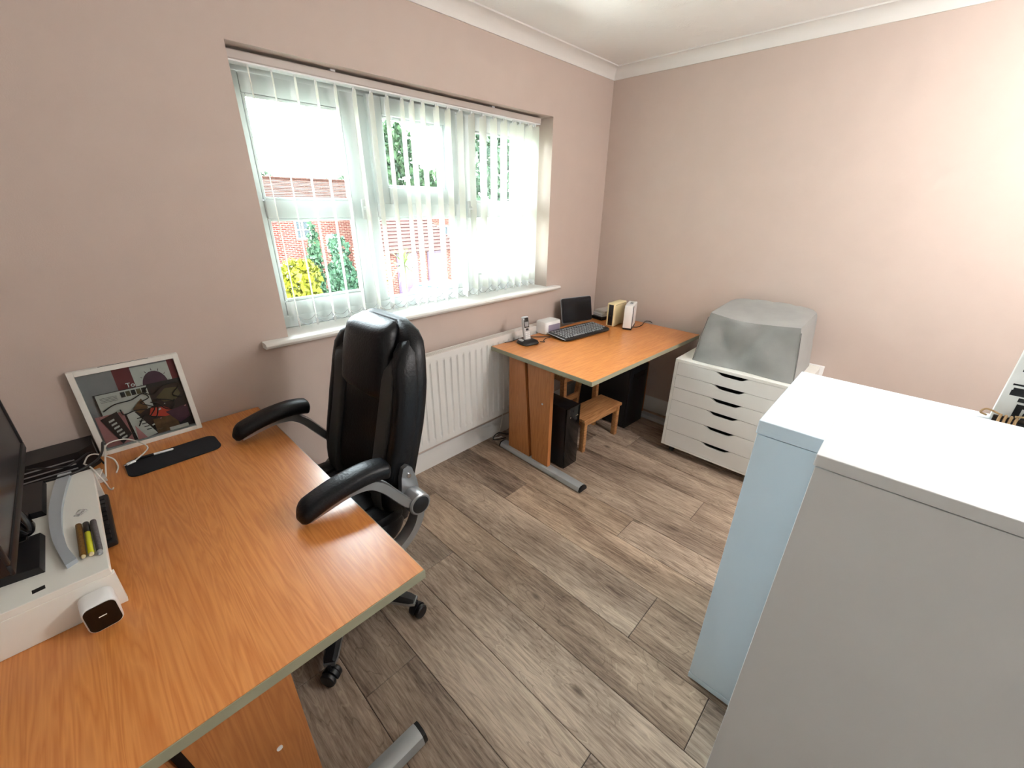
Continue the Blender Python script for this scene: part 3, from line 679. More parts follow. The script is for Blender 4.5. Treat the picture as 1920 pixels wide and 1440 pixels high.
# board, twine and rods standing on the blue cabinet
sg = thing('printed_board', 'white board with black printed marks standing on the pale blue cabinet', 'board', (-1.41, -2.118, BZ))
obj('panel', bx(0, .012, -.42, 0, 0, .36, .001), m_white_lam, sg, sm=False)
def ink(y0, y1, z0, z1): obj('printed_mark', bx(-.0012, .0, y0, y1, z0, z1), m_ink, sg, sm=False)
for k in range(5):
    y = -.012-.075*k
    ink(y-.055, y, .150, .156); ink(y-.055, y-.004, .132, .138); ink(y-.016, y-.004, .138, .150) if k % 2 else ink(y-.012, y-.002, .132, .150); ink(y-.055, y-.043, .138, .150)
for k in range(4):
    y = -.010-.085*k
    ink(y-.075, y, .096, .100); ink(y-.075, y-.004, .084, .090); ink(y-.040, y-.002, .070, .084); ink(y-.055, y-.020, .056, .066)
for k in range(5):
    y = -.032-.060*k
    ink(y-.012, y, .004, .050); ink(y-.040, y-.030, .004, .050); ink(y-.030, y-.012, .040, .050)
    if k % 2 == 0: ink(y-.025, y-.017, .012, .030)
tw = thing('twine_bundle', 'bundle of dark sticks tied with tan twine in front of the printed board', 'bundle', (-1.455, -2.118, BZ))
for k in range(5):
    obj('stick', MB().tube([(0, .002-.008*(k % 2), .006+.008*(k//2)), (.006*(k % 3)-.006, -.40, .006+.008*(k//2))], .0045, 8), m_cable_black if k % 2 else m_bark, tw)
for k in range(4):
    pts = [(.004*math.sin(3*a)-.006+.016*math.cos(a), -.012-.009*k+.006*math.sin(a*.5), .014+.017*math.sin(a)) for a in [2*PI*q/14 for q in range(15)]]
    obj('twine_loop', MB().tube(pts, .0028, 6), m_twine, tw)
obj('twine_tail', MB().tube(smoothpath([(-.006, -.01, .03), (-.012, .018, .040), (-.010, .026, .028), (-.004, .014, .022)], 5), .0024, 6), m_twine, tw)
obj('twine_tail', MB().tube(smoothpath([(-.008, -.03, .034), (-.014, -.06, .040), (-.012, -.10, .030), (-.010, -.2, .026)], 5), .0024, 6), m_twine, tw)

# ------------------------------------------------------------------ wall socket
so_ = thing('wall_socket', 'small white surface socket box on the right wall', 'socket', (0, 0, 0))
obj('back_box', bx(-.034, -.006, -1.640, -1.555, .58, .663, .004), m_white_pl, so_)
obj('face_plate', bx(-.040, -.034, -1.642, -1.553, .578, .665, .003), m_white_pl, so_)
obj('wall_plate', bx(-.006, 0, -1.636, -1.56, .585, .658), m_white_pl, so_)

# ------------------------------------------------------------------ things under the far desk
pc = thing('computer_tower', 'slim black computer tower beside the leg of the far desk', 'computer', (-1.10, -.63, 0), math.radians(-2.5))
obj('case', bx(-.062, .062, .012, .40, .008, .420, .003), m_dark, pc)
obj('front_bezel', bx(-.063, .063, 0, .012, .006, .421, .004), m_black_gloss, pc)
obj('badge', bx(.018, .042, -.001, 0, .352, .358), m_chrome, pc); obj('power_button', MB().lathe([(.005, -.002), (.005, 0)], 12, (-.03, 0, .358), 'Y'), m_chrome, pc)
obj('rubber_foot', MB().box(-.05, -.03, .03, .05, 0, .008).box(.03, .05, .03, .05, 0, .008).box(-.05, -.03, .35, .37, 0, .008).box(.03, .05, .35, .37, 0, .008), m_dark, pc)
p2 = thing('computer_tower', 'large black computer tower in the dark behind the step stool', 'computer', (-.32, -.64, 0), math.radians(-3))
obj('case', bx(-.115, .115, .012, .43, .010, .47, .004), m_dark, p2); obj('front_bezel', bx(-.117, .117, 0, .012, .006, .472, .004), m_dark, p2)
obj('drive_bay', bx(-.075, .075, -.002, 0, .39, .43), m_black_gloss, p2)
obj('rubber_foot', MB().box(-.1, -.07, .03, .06, 0, .010).box(.07, .1, .03, .06, 0, .010).box(-.1, -.07, .37, .4, 0, .010).box(.07, .1, .37, .4, 0, .010), m_dark, p2)
# step stool
ss = thing('step_stool', 'beech wooden two-step stool under the far desk', 'stool', (-.727, -.617, 0), math.radians(-4.3))
W2 = .207
obj('lower_step', bx(-W2, W2, -.005, .180, .232, .252, .003), m_pine, ss)
obj('upper_step', bx(-W2, W2, .180, .385, .480, .500, .003), m_pine, ss)
for s in (-1, 1):
    x = s*(W2-.028); x0, x1 = x-.014, x+.014
    obj('front_leg', bx(x0, x1, .002, .038, 0, .232, .002), m_pine, ss)
    obj('upper_leg', MB().prism([(.19, .0), (.226, .0), (.236, .48), (.200, .48)], x0, x1, 'X'), m_pine, ss)
    obj('rear_leg', MB().prism([(.385, 0), (.421, 0), (.368, .48), (.332, .48)], x0, x1, 'X'), m_pine, ss)
    obj('side_rail', bx(x0+.004, x1-.004, .038, .19, .190, .225), m_pine, ss); obj('side_rail', bx(x0+.004, x1-.004, .236, .333, .445, .475), m_pine, ss)
obj('front_rail', bx(-W2+.042, W2-.042, .006, .024, .196, .232, .002), m_pine, ss); obj('front_rail', bx(-W2+.042, W2-.042, .205, .222, .440, .480, .002), m_pine, ss)
obj('cross_rail', bx(-W2+.042, W2-.042, .355, .371, .18, .22), m_pine, ss)
# cables by the skirting
cbl = tag(obj('floor_cable', MB().tube(smoothpath([(-1.16, -.075, .010), (-1.19, -.060, .005), (-1.222, -.040, .005), (-1.210, -.028, .006), (-1.17, -.035, .012), (-1.145, -.045, .06), (-1.128, -.050, .18), (-1.118, -.052, .28), (-1.13, -.105, .45), (-1.12, -.109, .60)], 5), .0032, 6), m_cable_white), 'white cable coiled on the floor by the far desk foot', 'cable')
cbk = tag(obj('floor_cable', MB().tube(smoothpath([(-1.08, -.10, .006), (-1.13, -.085, .02), (-1.17, -.055, .035), (-1.205, -.045, .020), (-1.23, -.06, .006), (-1.20, -.085, .006), (-1.15, -.105, .006)], 5), .0035, 6), m_cable_black), 'black cable lying on the floor by the far desk foot', 'cable')

# ------------------------------------------------------------------ things on the far desk
D = .7205
ph = thing('cordless_phone', 'silver and black cordless phone standing in its charging base', 'phone', (-1.075, -.222, D), math.radians(-12))
obj('charging_base', MB().loft([[(x, y, z) for x, y in sell(0, .0, hx, hy, 4, 24)] for hx, hy, z in ((.060, .056, 0), (.062, .058, .006), (.056, .052, .018), (.040, .034, .026), (.030, .02, .028))]), m_dark, ph)
obj('base_wing', MB().loft([[(x, y, z) for x, y in sell(-.040, .012, hx, hy, 3, 16)] for hx, hy, z in ((.012, .03, .012), (.012, .03, .020), (.007, .022, .027))]), m_phone_grey, ph)
Rt = Matrix.Translation((-.006, -.004, .020)) @ Matrix.Rotation(math.radians(-14), 4, 'X')
hs = obj('handset', MB().box(-.024, .024, -.011, .011, 0, .150, .008, 3).xf(Rt), m_phone_grey, ph)
obj('display', MB().box(-.018, .018, -.0125, -.010, .080, .142, .0008).xf(Rt), m_black_gloss, hs)
obj('screen', MB().box(-.014, .014, -.0130, -.0125, .086, .116).xf(Rt), m_key, hs)
obj('navigation_key', MB().box(-.010, .010, -.0135, -.011, .062, .076, .001).xf(Rt), m_dark, hs)
for r in range(4):
    for c in range(3): obj('key', MB().box(-.015+.0108*c, -.0066+.0108*c, -.0132, -.011, .012+.0115*r, .020+.0115*r).xf(Rt), m_white_pl, hs)
wb = thing('network_box', 'small white cube box beside the cordless phone', 'box', (-.785, -.150, D), math.radians(-4))
obj('shell', MB().loft([[(x, y, z) for x, y in sell(0, 0, hx, hy, 7, 28)] for hx, hy, z in ((.072, .048, 0), (.076, .052, .004), (.076, .052, .078), (.072, .048, .084), (.05, .03, .0855))]), m_white_pl, wb)
obj('front_plate', bx(-.052, .060, -.0535, -.0515, .008, .064, .0008), m_lilac, wb)
tb = thing('tablet_screen', 'black tablet-sized screen propped upright behind the keyboard', 'screen', (-.425, -.140, D), math.radians(-16))
Rt = Matrix.Translation((0, 0, .004)) @ Matrix.Rotation(math.radians(-12), 4, 'X')
obj('housing', MB().prism(rrect(-.136, .136, 0, .178, .014), -.006, .008, 'Y').xf(Rt), m_dark, tb)
obj('rim', MB().prism(rrect(-.139, .139, -.003, .181, .016), .003, .0075, 'Y').xf(Rt), m_bluegrey, tb)
obj('screen', MB().prism(rrect(-.129, .129, .007, .171, .010), -.0068, -.006, 'Y').xf(Rt), m_screen, tb)
obj('prop_stand', MB().prism([(.002, 0), (.075, -.0035), (.07, .004), (.018, .085), (.014, .082)], -.03, .03, 'X'), m_dark, tb)
kb = thing('keyboard', 'black full-size keyboard on the far desk', 'keyboard', (-.660, -.325, D), math.radians(-7))
kp = MB(); kp.loft([[(x, y, z+(y+.08)*.07) for x, y in sell(0, 0, hx, hy, 9, 40)] for hx, hy, z in ((.222, .088, .002), (.228, .093, .006), (.228, .093, .014), (.222, .088, .019))])
obj('case', kp, m_dark, kb)
for r in range(6):
    n = (15, 15, 15, 14, 13, 8)[5-r] if r else 8
    y = -.066+r*.0235+(.006 if r == 5 else 0)
    xx = -.210
    ws = [.019]*18 if r else [.024, .019, .019, .112, .019, .019, .019, .024, .012, .019, .019, .019]
    for c, w in enumerate(ws):
        if xx+w > .214: break
        obj('key', bx(xx+.003, xx+w-.0045, y-.0065, y+.0065, .019+(y+.08)*.07-.001, .019+(y+.08)*.07+.006, .001, 1), m_key if c % 1 == 0 and r else m_key, kb, sm=False); xx += w+.0047
obj('edge_stripe', MB().tube([(-.226, -.085, .014), (-.226, .085, .025)], .0025, 6), m_bluegrey, kb)
for i, (hh, wz, lab, mt) in enumerate(((.024, .10, 'dark grey box lying behind the tablet screen, under the white boxes', m_dark), (.022, .085, 'lower white box of the stack in the desk corner', m_white_pl), (.020, .08, 'upper white box of the stack in the desk corner', m_paper))):
    z = D+.0005+(0, .0245, .047)[i]
    t = thing('small_box', lab, 'box', (-.165+.005*i, -.210, z), math.radians((-10, -16, -8)[i]), 'boxes stacked in the desk corner')
    obj('carton', bx(-wz*.9, wz*.9, -.05, .05, 0, hh, .0015), mt, t); obj('lid_line', bx(-wz*.9-.0006, wz*.9+.0006, -.0506, .0506, hh*.55, hh*.62), m_paper_grey if i else m_black_gloss, t)
cr_ = thing('external_drive', 'cream desktop drive with a dark front strip standing upright', 'hard drive', (-.285, -.372, D), math.radians(-88))
obj('case', bx(-.030, .030, -.075, .095, .003, .168, .005, 3), m_cream, cr_); obj('front_strip', bx(-.016, .020, -.0765, -.0745, .010, .158, .0006), m_bluegrey if False else m_dark, cr_)
obj('status_light', bx(-.002, .006, -.0772, -.0765, .075, .082), m_olive, cr_)
obj('vent_line', MB().box(.0298, .0304, -.06, .08, .155, .157).box(-.0304, -.0298, -.06, .08, .155, .157), m_olive, cr_); obj('rubber_foot', MB().box(-.02, .02, -.06, -.04, 0, .003).box(-.02, .02, .06, .08, 0, .003), m_dark, cr_)
wd = thing('external_drive', 'white desktop drive with a black edge line standing upright', 'hard drive', (-.270, -.485, D), math.radians(-70))
obj('case', bx(-.034, .026, -.085, .085, .012, .172, .004, 3), m_white_pl, wd); obj('black_line', bx(.026, .0285, -.0855, -.0785, .012, .170), m_ink, wd); obj('base_shoe', bx(-.034, .028, -.084, .08, 0, .012, .003), m_dark, wd)
obj('top_label', MB().box(-.014, .008, -.022, .030, .172, .1724), m_bluegrey, wd); obj('top_mark', MB().box(-.012, .006, .008, .024, .1724, .1727), m_ink, wd)
def cable(label, pts, r, mat, cat='cable'): return tag(obj('cable', MB().tube(smoothpath(pts, 6), r, 6), mat), label, cat)
cable('thin black cord running from the cordless phone to the white cube box', [(-1.180, -.120, .7235), (-1.125, -.131, .7235), (-1.05, -.126, .7235), (-.995, -.130, .7235), (-.955, -.170, .7235), (-.905, -.215, .7235), (-.865, -.235, .7235)], .0024, m_cable_black)
cable('short black cord beside the cordless phone base', [(-1.005, -.262, .7235), (-.985, -.285, .7235), (-.965, -.262, .7235), (-.92, -.245, .7235), (-.88, -.25, .7235)], .0024, m_cable_black)
cable('black cord trailing from the white desktop drive to the wall', [(-.262, -.512, .7235), (-.235, -.531, .7235), (-.16, -.528, .7235), (-.10, -.510, .726), (-.050, -.505, .728), (-.035, -.530, .726), (-.055, -.555, .7235)], .0028, m_cable_black)

# ------------------------------------------------------------------ things on the near desk
rs = thing('monitor_riser', 'white open-fronted monitor riser on the near desk', 'riser', (0, 0, D))
QX0, QX1, QY0, QY1, QH = -3.322, -3.070, -.839, -.335, .0995
obj('top_board', bx(QX0, QX1, QY0, QY1, QH-.016, QH, .0012), m_white_lam, rs, sm=False)
obj('end_panel', bx(QX0, QX1+.003, QY0-.0005, QY0+.014, 0, QH-.016, .001), m_white_lam, rs, sm=False)
obj('end_panel', bx(QX0, QX1, QY1-.014, QY1, 0, QH-.016, .001), m_white_lam, rs, sm=False)
obj('back_panel', bx(QX0, QX0+.012, QY0+.014, QY1-.014, 0, QH-.016), m_white_lam, rs, sm=False)
QT = D+QH
tag(obj('sticker', bx(-.009, .009, -.006, .006, 0, .0006), m_ink, loc=(-3.172, -.811, QT), rot=(0, 0, .1)), 'small black sticker on the near edge of the white riser', 'sticker')
k2 = thing('keyboard', 'black keyboard stored under the white monitor riser', 'keyboard', (-3.125, -.50, D)); obj('case', bx(-.07, .062, -.115, .145, .002, .018, .004), m_dark, k2)
for r in range(5):
    for c in range(10): obj('key', bx(-.060+r*.024, -.042+r*.024, -.102+c*.0235, -.083+c*.0235, .018, .023, .001, 1), m_dark, k2, sm=False)
mo = thing('monitor', 'black flat-panel monitor standing on the white riser', 'monitor', (-3.165, -.635, QT))
obj('panel', bx(-.030, 0, -.282, .282, .118, .450, .004), m_dark, mo); obj('screen', bx(0, .0012, -.270, .270, .138, .440), m_screen, mo, sm=False)
obj('bezel', MB().box(-.002, .004, -.282, .282, .116, .137, .002).box(-.002, .004, -.282, -.271, .137, .450, .002).box(-.002, .004, .271, .282, .137, .450, .002).box(-.002, .004, -.271, .271, .441, .450, .002), m_dark, mo)
obj('rear_housing', bx(-.060, -.030, -.17, .17, .16, .38, .012), m_dark, mo)
obj('neck', MB().loft([[(x, y, z) for x, y in sell(cx, .055, .020, .035, 3, 20)] for cx, z in ((-.030, .012), (-.040, .06), (-.062, .12), (-.075, .22))]), m_black_gloss, mo)
for y0, y1, xe in ((-.125, .020, .002), (.115, .29, .004)):
    obj('stand_foot', MB().loft([[(-.14, y0+.02, 0), (xe, y0, 0), (xe, y1, 0), (-.14, y1-.02, 0)], [(-.14, y0+.02, .022), (xe-.004, y0+.003, .014), (xe-.004, y1-.003, .014), (-.14, y1-.02, .022)]]), m_dark, mo, sm=False)
obj('stand_bridge', bx(-.12, -.02, .0, .13, .0, .018, .004), m_black_gloss, mo)
a1 = smoothpath([(-3.137, -.332, 0), (-3.147, -.410, 0), (-3.155, -.518, 0), (-3.153, -.622, 0), (-3.145, -.698, 0), (-3.131, -.781, 0)], 6); a2 = smoothpath([(-3.111, -.335, 0), (-3.124, -.430, 0), (-3.133, -.530, 0), (-3.134, -.630, 0), (-3.128, -.705, 0), (-3.114, -.772, 0)], 6)
ar = MB(); ar.loft([[Vector((a.x, a.y, 0)), Vector((a.x, a.y, .010)), Vector((b.x, b.y, .010)), Vector((b.x, b.y, 0))] for a, b in zip(a1, a2)])
aro = tag(obj('curved_strip', ar, m_bluegrey, loc=(0, 0, QT), sm=False), 'curved silver-grey strip lying on the riser in front of the monitor', 'strip')
def pen(label, x0, y0, x1, y1, segs):
    a = Vector((x0, y0)); b = Vector((x1, y1)); d = b-a; L = d.length
    t = thing('pen', label, 'pen', (x0, y0, QT+.0055), math.atan2(d.y, d.x), 'pens on the riser')
    for nm, s0, s1, r, mt in segs: obj(nm, MB().lathe([(r*.7, L*s0), (r, L*s0+.002), (r, L*s1-.002), (r*.7, L*s1)], 14, (0, 0, 0), 'X'), mt, t)
pen('gold glitter pen on the riser, nearest the curved strip', -3.108, -.630, -3.105, -.772, [('barrel', .0, .95, .0055, m_gold), ('tip', .95, 1, .004, m_cream)])
pen('black and yellow highlighter between the two glitter pens', -3.0955, -.634, -3.0925, -.774, [('cap', 0, .32, .0055, m_dark), ('barrel', .32, .95, .0052, m_yellow), ('end_plug', .95, 1, .0045, m_cream)])
pen('grey glitter pen on the riser, nearest its open edge', -3.083, -.636, -3.079, -.784, [('barrel', 0, .90, .0055, m_greypen), ('tip', .90, 1, .0045, m_key)])
cl = [(0, 0), (.022, 0), (.022, .007), (.002, .007), (.002, -.003), (.026, -.003), (.026, .010), (.004, .010)]
for i, (px, py, a) in enumerate(((-3.103, -.552, 1.9), (-3.094, -.560, 2.4))):
    tag(obj('paper_clip', MB().tube([(x, y, 0) for x, y in cl], .0007, 5), m_chrome, loc=(px, py, QT+.001+.0016*i), rot=(0, 0, -a)), ('silver paper clip on the riser, nearer the monitor', 'silver paper clip on the riser, nearer the pens')[i], 'paper clip', 'paper clips on the riser')
# white cube with black face
cu = thing('cube_device', 'white rounded cube with a glossy black face by the riser corner', 'device', (-3.104, -.8665, D), math.radians(4))
obj('shell', MB().loft([[(x, y, z) for x, z in rrect(-.027*k+0, .027*k, .033-.033*k, .033+.033*k, .014*k)] for k, y in ((.94, .024), (1, .020), (1, -.022), (.97, -.0245))]), m_white_pl, cu)
obj('face', MB().prism(rrect(-.0245, .0245, .003, .063, .012), -.0262, -.0240, 'Y'), m_black_gloss, cu)
obj('display_dash', bx(-.006, .006, -.0266, -.0260, .034, .036), m_white_pl, cu)
# mat
tag(obj('mouse_mat', MB().prism(rrect(-.128, .128, -.062, .062, .030, 6), 0, .004, 'Z'), m_mat, loc=(-2.884, -.214, D), rot=(0, 0, math.radians(1.5)), sm=False), 'dark navy rounded wrist mat in front of the box frame', 'mat')
sp = thing('stylus', 'black and white stylus pen lying on the navy mat', 'pen', (-2.984, -.168, D+.0045), math.radians(-6))
obj('barrel', MB().lathe([(.002, 0), (.0045, .006), (.0045, .050)], 12, (0, 0, .0045), 'X'), m_dark, sp); obj('upper_barrel', MB().lathe([(.0038, .050), (.0038, .100), (.002, .104)], 12, (0, 0, .0045), 'X'), m_white_pl, sp)
wcab = thing('usb_cable', 'white charging cable looping from the riser over the navy mat', 'cable', (0, 0, 0))
obj('lead', MB().tube(smoothpath([(-3.060, -.225, .728), (-3.046, -.190, .775), (-3.037, -.105, .780), (-3.008, -.070, .772), (-2.980, -.073, .765), (-2.949, -.128, .757), (-2.943, -.150, .748), (-2.956, -.158, .738), (-2.984, -.185, .733)], 6), .0023, 8), m_cable_white, wcab)
obj('plug', MB().tube([(-2.984, -.185, .7318), (-3.006, -.192, .7318)], .0055, 10, squash=(1, .8)), m_white_pl, wcab); obj('plug_tip', MB().tube([(-3.006, -.192, .7318), (-3.014, -.1945, .7318)], .004, 8, squash=(1, .5)), m_chrome, wcab)
cable('white cable curling over the back corner of the riser', [(-3.089, -.240, .80), (-3.080, -.185, .795), (-3.065, -.172, .790), (-3.048, -.160, .770), (-3.032, -.140, .740), (-3.028, -.168, .7235), (-3.035, -.21, .7235)], .0022, m_cable_white)
cable('white cable hanging over the open edge of the riser', [(-3.085, -.300, .825), (-3.072, -.338, .8245), (-3.060, -.385, .812), (-3.054, -.395, .79), (-3.054, -.372, .76), (-3.052, -.335, .735), (-3.05, -.305, .7235)], .0022, m_cable_white)
cable('thick black cable crossing the back of the riser', [(-3.040, -.100, .79), (-3.040, -.150, .81), (-3.043, -.240, .822), (-3.056, -.300, .826), (-3.080, -.335, .829), (-3.112, -.352, .829), (-3.150, -.352, .830), (-3.2, -.34, .829)], .0035, m_cable_black)
cable('thin black cable draped behind the riser', [(-3.058, -.115, .7235), (-3.073, -.128, .78), (-3.103, -.206, .800), (-3.125, -.235, .804), (-3.156, -.217, .804), (-3.185, -.184, .80), (-3.21, -.16, .795)], .0028, m_cable_black)
# clutter between riser and wall
rb = thing('router', 'flat black router box against the wall behind the monitor', 'router', (-3.215, -.075, D))
obj('shell', MB().prism([(-.125, -.055), (.115, -.055), (.150, -.020), (.150, .055), (-.125, .055)], .0, .075, 'Z'), m_dark, rb, sm=False); obj('vent', MB().box(-.11, .10, -.0555, -.055, .02, .024).box(-.11, .10, -.0555, -.055, .035, .039).box(-.11, .10, -.0555, -.055, .05, .054), m_key, rb)
def loose(name, lab, cat, cx, cy, hx, hy, z0, h, rz, mat): return tag(obj(name, bx(-hx, hx, -hy, hy, 0, h, .0006), mat, loc=(cx, cy, z0), rot=(0, 0, rz), sm=False), lab, cat)
loose('notebook', 'thin white notebook lying behind the riser', 'notebook', -3.125, -.205, .062, .042, D, .012, .12, m_paper)
loose('card', 'dark red booklet lying on the white notebook', 'booklet', -3.150, -.180, .035, .014, D+.0125, .006, .2, m_red)
loose('leaflet', 'folded white leaflet beside the dark red booklet', 'leaflet', -3.090, -.205, .022, .03, D+.0125, .003, -.2, m_white_lam)
pwr = tag(obj('power_adapter', bx(-.028, .028, -.016, .016, 0, .026, .005), m_dark, loc=(-3.135, -.268, D), rot=(0, 0, .3)), 'black power adapter block between the riser and the notebook', 'adapter')

# box frame leaning on the wall
FW, FH, FD = .288, .300, .026
bf = thing('box_frame', 'white slotted box frame of clippings leaning on the wall', 'picture frame', (-2.916, -.052, D), rot=(math.radians(-4.5), 0, 0))
fr_ = MB(); w = .016
for a in ((-FW/2, -FW/2+w, 0, FH), (FW/2-w, FW/2, 0, FH)): fr_.box(a[0], a[1], 0, FD, a[2], a[3], .001)
fr_.box(-FW/2+w, FW/2-w, 0, FD, 0, w, .001); fr_.box(-FW/2+w, FW/2-w, 0, FD, FH-w, FH, .001)
obj('frame', fr_, m_white_lam, bf, sm=False)
obj('coin_slot', bx(-.068, .062, .009, .014, FH-.001, FH+.0005), m_ink, bf, sm=False)
obj('backing', bx(-FW/2+w, FW/2-w, .018, .024, w, FH-w), m_paper_grey, bf, sm=False)
layer = [0]
def clip(poly, mat, name='clipping', d=None):
    layer[0] += 1; y = .0176-.00028*layer[0] if d is None else d
    pts = [((u-.5)*(FW-2*w), w+v*(FH-2*w)) for u, v in poly]; return obj(name, MB().prism(pts, y, y+.00025, 'Y'), mat, bf, sm=False)
def rc(a, b, c, d): return [(a, c), (b, c), (b, d), (a, d)]
clip(rc(.0, .36, .70, 1), m_paper_grey); clip(rc(.34, .52, .70, 1), m_red); clip(rc(.92, 1, .66, 1), m_red)
clip(rc(.52, .92, .70, .97), m_paper); clip([(.62+.14*math.cos(a)+.11, .68+.20*math.sin(a)) for a in [PI*k/12 for k in range(13)]], m_purple)
for k in range(7):
    a = PI*(k+.5)/7; clip([(.73+.15*math.cos(a)-.006, .68+.21*math.sin(a)), (.73+.15*math.cos(a)+.006, .68+.21*math.sin(a)), (.73+.18*math.cos(a), .68+.25*math.sin(a))], m_purple, 'spike')
clip(rc(.08, 1, .02, .72), m_dark_photo); clip(rc(.10, .62, .40, .71), m_paper); clip(rc(.02, .30, .02, .44), m_pink)
for k in range(5):
    clip(rc(.34+.055*k, .385+.055*k, .62, .69), m_olive if k % 2 else m_ink, 'print_block')
for k in range(4): clip(rc(.13, .30, .66-.018*k, .664-.018*k), m_ink, 'text_line')
clip([(.68, .52), (.80, .62), (.93, .60), (.95, .50), (.86, .42), (.74, .44)], m_olive)
clip([(.06, .40), (.24, .46), (.30, .12), (.18, .02)], m_dark_photo)
for k in range(6): clip([(.13+.012*k, .36-.05*k), (.19+.012*k, .38-.05*k), (.19+.012*k, .355-.05*k), (.13+.012*k, .335-.05*k)], m_paper, 'film_hole')
clip([(.32, .40), (.40, .42), (.56, .04), (.46, .02), (.34, .02)], m_paper); clip([(.36, .22), (.44, .02), (.34, .02)], m_pink)
for k in range(5): clip(rc(.405+.014*k, .46+.014*k, .30-.045*k, .312-.045*k), m_ink, 'text_line')
clip([(.54, .30), (.58, .40), (.72, .38), (.90, .22), (.86, .18), (.62, .27)], m_bright_red); clip([(.40, .44), (.52, .56), (.56, .42), (.46, .36)], m_brown)
clip(rc(.56, .82, .03, .24), m_brown); clip(rc(.70, .92, .02, .07), m_paper); clip([(.72, .30), (.98, .34), (.97, .16), (.84, .10)], m_purple)
for k in range(9):
    u, v = rnd.uniform(.5, .95), rnd.uniform(.1, .5); s_ = rnd.uniform(.012, .035); clip([(u, v), (u+s_, v+s_*.3), (u+s_*.8, v+s_), (u-s_*.2, v+s_*.6)], (m_paper, m_ink, m_pink)[k % 3])
hu, hz, hs_ = (.425-.5)*(FW-2*w), w+.735*(FH-2*w), .016
tl = MB().box(hu, hu+hs_*.75, .0084, .0088, hz+hs_*.84, hz+hs_).box(hu+hs_*.30, hu+hs_*.46, .0084, .0088, hz, hz+hs_*.84)
obj('headline_letter', tl, m_white_pl, bf, sm=False)
ol = MB().loft([[(hu+hs_*1.1+r_*math.cos(2*PI*k/16), .0084, hz+hs_*.32+r_*math.sin(2*PI*k/16)) for k in range(16)] for r_ in (hs_*.34, hs_*.20)], cap=False)
obj('headline_letter', ol, m_white_pl, bf, sm=False)
for k, pts in enumerate(([(.12, .50), (.25, .56), (.42, .57), (.55, .62), (.60, .55), (.50, .50), (.62, .40), (.55, .30)], [(.28, .48), (.30, .40), (.42, .42), (.56, .40), (.66, .42), (.60, .26), (.50, .33), (.40, .20)], [(.62, .70), (.58, .63), (.66, .58), (.78, .66), (.92, .68), (.96, .62), (.86, .52), (.95, .45)], [(.64, .50), (.74, .48), (.84, .42), (.80, .32), (.72, .36), (.68, .44), (.60, .48)])):
    P3 = [((u-.5)*(FW-2*w), .0045+.0012*(i % 2), w+v*(FH-2*w)) for i, (u, v) in enumerate(pts)]; obj('wire', MB().tube(smoothpath(P3, 5), .0019, 5), m_cable_black, bf)
obj('glazing', bx(-FW/2+w, FW/2-w, .0012, .0020, w, FH-w), m_glass, bf, sm=False)

# ------------------------------------------------------------------ added fill light, out of view, to brighten the room
cl_ = thing('fill_lamp', 'added opal globe fill light hanging out of view', 'fill light', (-1.02, -2.62, ZC))
obj('fill_lamp_rose', MB().lathe([(.002, -.03), (.04, -.028), (.05, -.01), (.05, 0)], 24), m_white_pl, cl_)
obj('fill_lamp_flex', MB().tube([(0, 0, -.03), (0, 0, -.20)], .004, 8), m_cable_white, cl_)
q = NT('fill_lamp_glow'); q.b.inputs['Emission Color'].default_value = (.99, 1.0, 1.0, 1); q.b.inputs['Emission Strength'].default_value = FILL_POWER/(4*PI*.15**2*PI); q.b.inputs['Base Color'].default_value = (.9, .9, .88, 1)
obj('fill_lamp_globe', MB().lathe([(.15*math.sin(PI*k/16)+.0005, -.34-.15*math.cos(PI*k/16)) for k in range(17)], 28), q.m, cl_)

# ------------------------------------------------------------------ outside
GZ = -2.75
gd = struct('ground', bx(-30, 50, .6, 80, GZ-.2, GZ), m_grass, 'front lawns beyond the window')
struct('bounce_drive', bx(-30, 50, .6, 3.0, GZ, GZ+.02), m_paving, 'added pale paved strip below the window, bouncing light to the ceiling')  # pale ground added here to throw light up at the ceiling
struct('bounce_pavement', bx(-30, 50, 3.0, 6.2, GZ, GZ+.02), m_paving, 'added pale strip beyond the drive, bouncing light to the ceiling')
def roof_rows(x0, x1, y0, z0, y1, z1, rows, th=.035):
    mb = MB()
    for k in range(rows):
        t0, t1 = k/rows, (k+1)/rows; ya, yb = y0+(y1-y0)*t0, y0+(y1-y0)*t1; za, zb = z0+(z1-z0)*t0, z0+(z1-z0)*t1
        mb.prism([(ya, za), (ya, za+th), (yb, zb+.004), (yb, zb-th)], x0, x1, 'X')
    return mb
def house_window(parent, x0, x1, z0, z1, y, cols=2, rows=2, arch=False):
    f = MB(); w = .06; frame_rect(f, x0, x1, z0, z1, w, y-.06, y+.02, 0)
    for c in range(1, cols): xx = x0+(x1-x0)*c/cols; f.box(xx-.025, xx+.025, y-.05, y, z0+w, z1-w)
    for r in range(1, rows): zz_ = z0+(z1-z0)*r/rows; f.box(x0+w, x1-w, y-.05, y, zz_-.02, zz_+.02)
    if arch:
        pts = [((x0+x1)/2+(x1-x0)/2*math.cos(PI*k/8), z1+.14*math.sin(PI*k/8)) for k in range(9)]; f.prism(pts, y-.06, y+.02, 'Y')
    fo = obj('window', f, m_render, parent, sm=False)
    for c in range(cols):
        for r in range(rows):
            xa, xb = x0+w/2+(x1-x0-w)*c/cols, x0+w/2+(x1-x0-w)*(c+1)/cols; za, zb = z0+w/2+(z1-z0-w)*r/rows, z0+w/2+(z1-z0-w)*(r+1)/rows
            obj('pane', bx(xa+.04, xb-.04, y-.01, y+.01, za+.03, zb-.03), m_wglass, fo, sm=False)
h1 = thing('brick_house', 'red brick house with clay tiled roof across the road', 'house', (0, 0, 0))
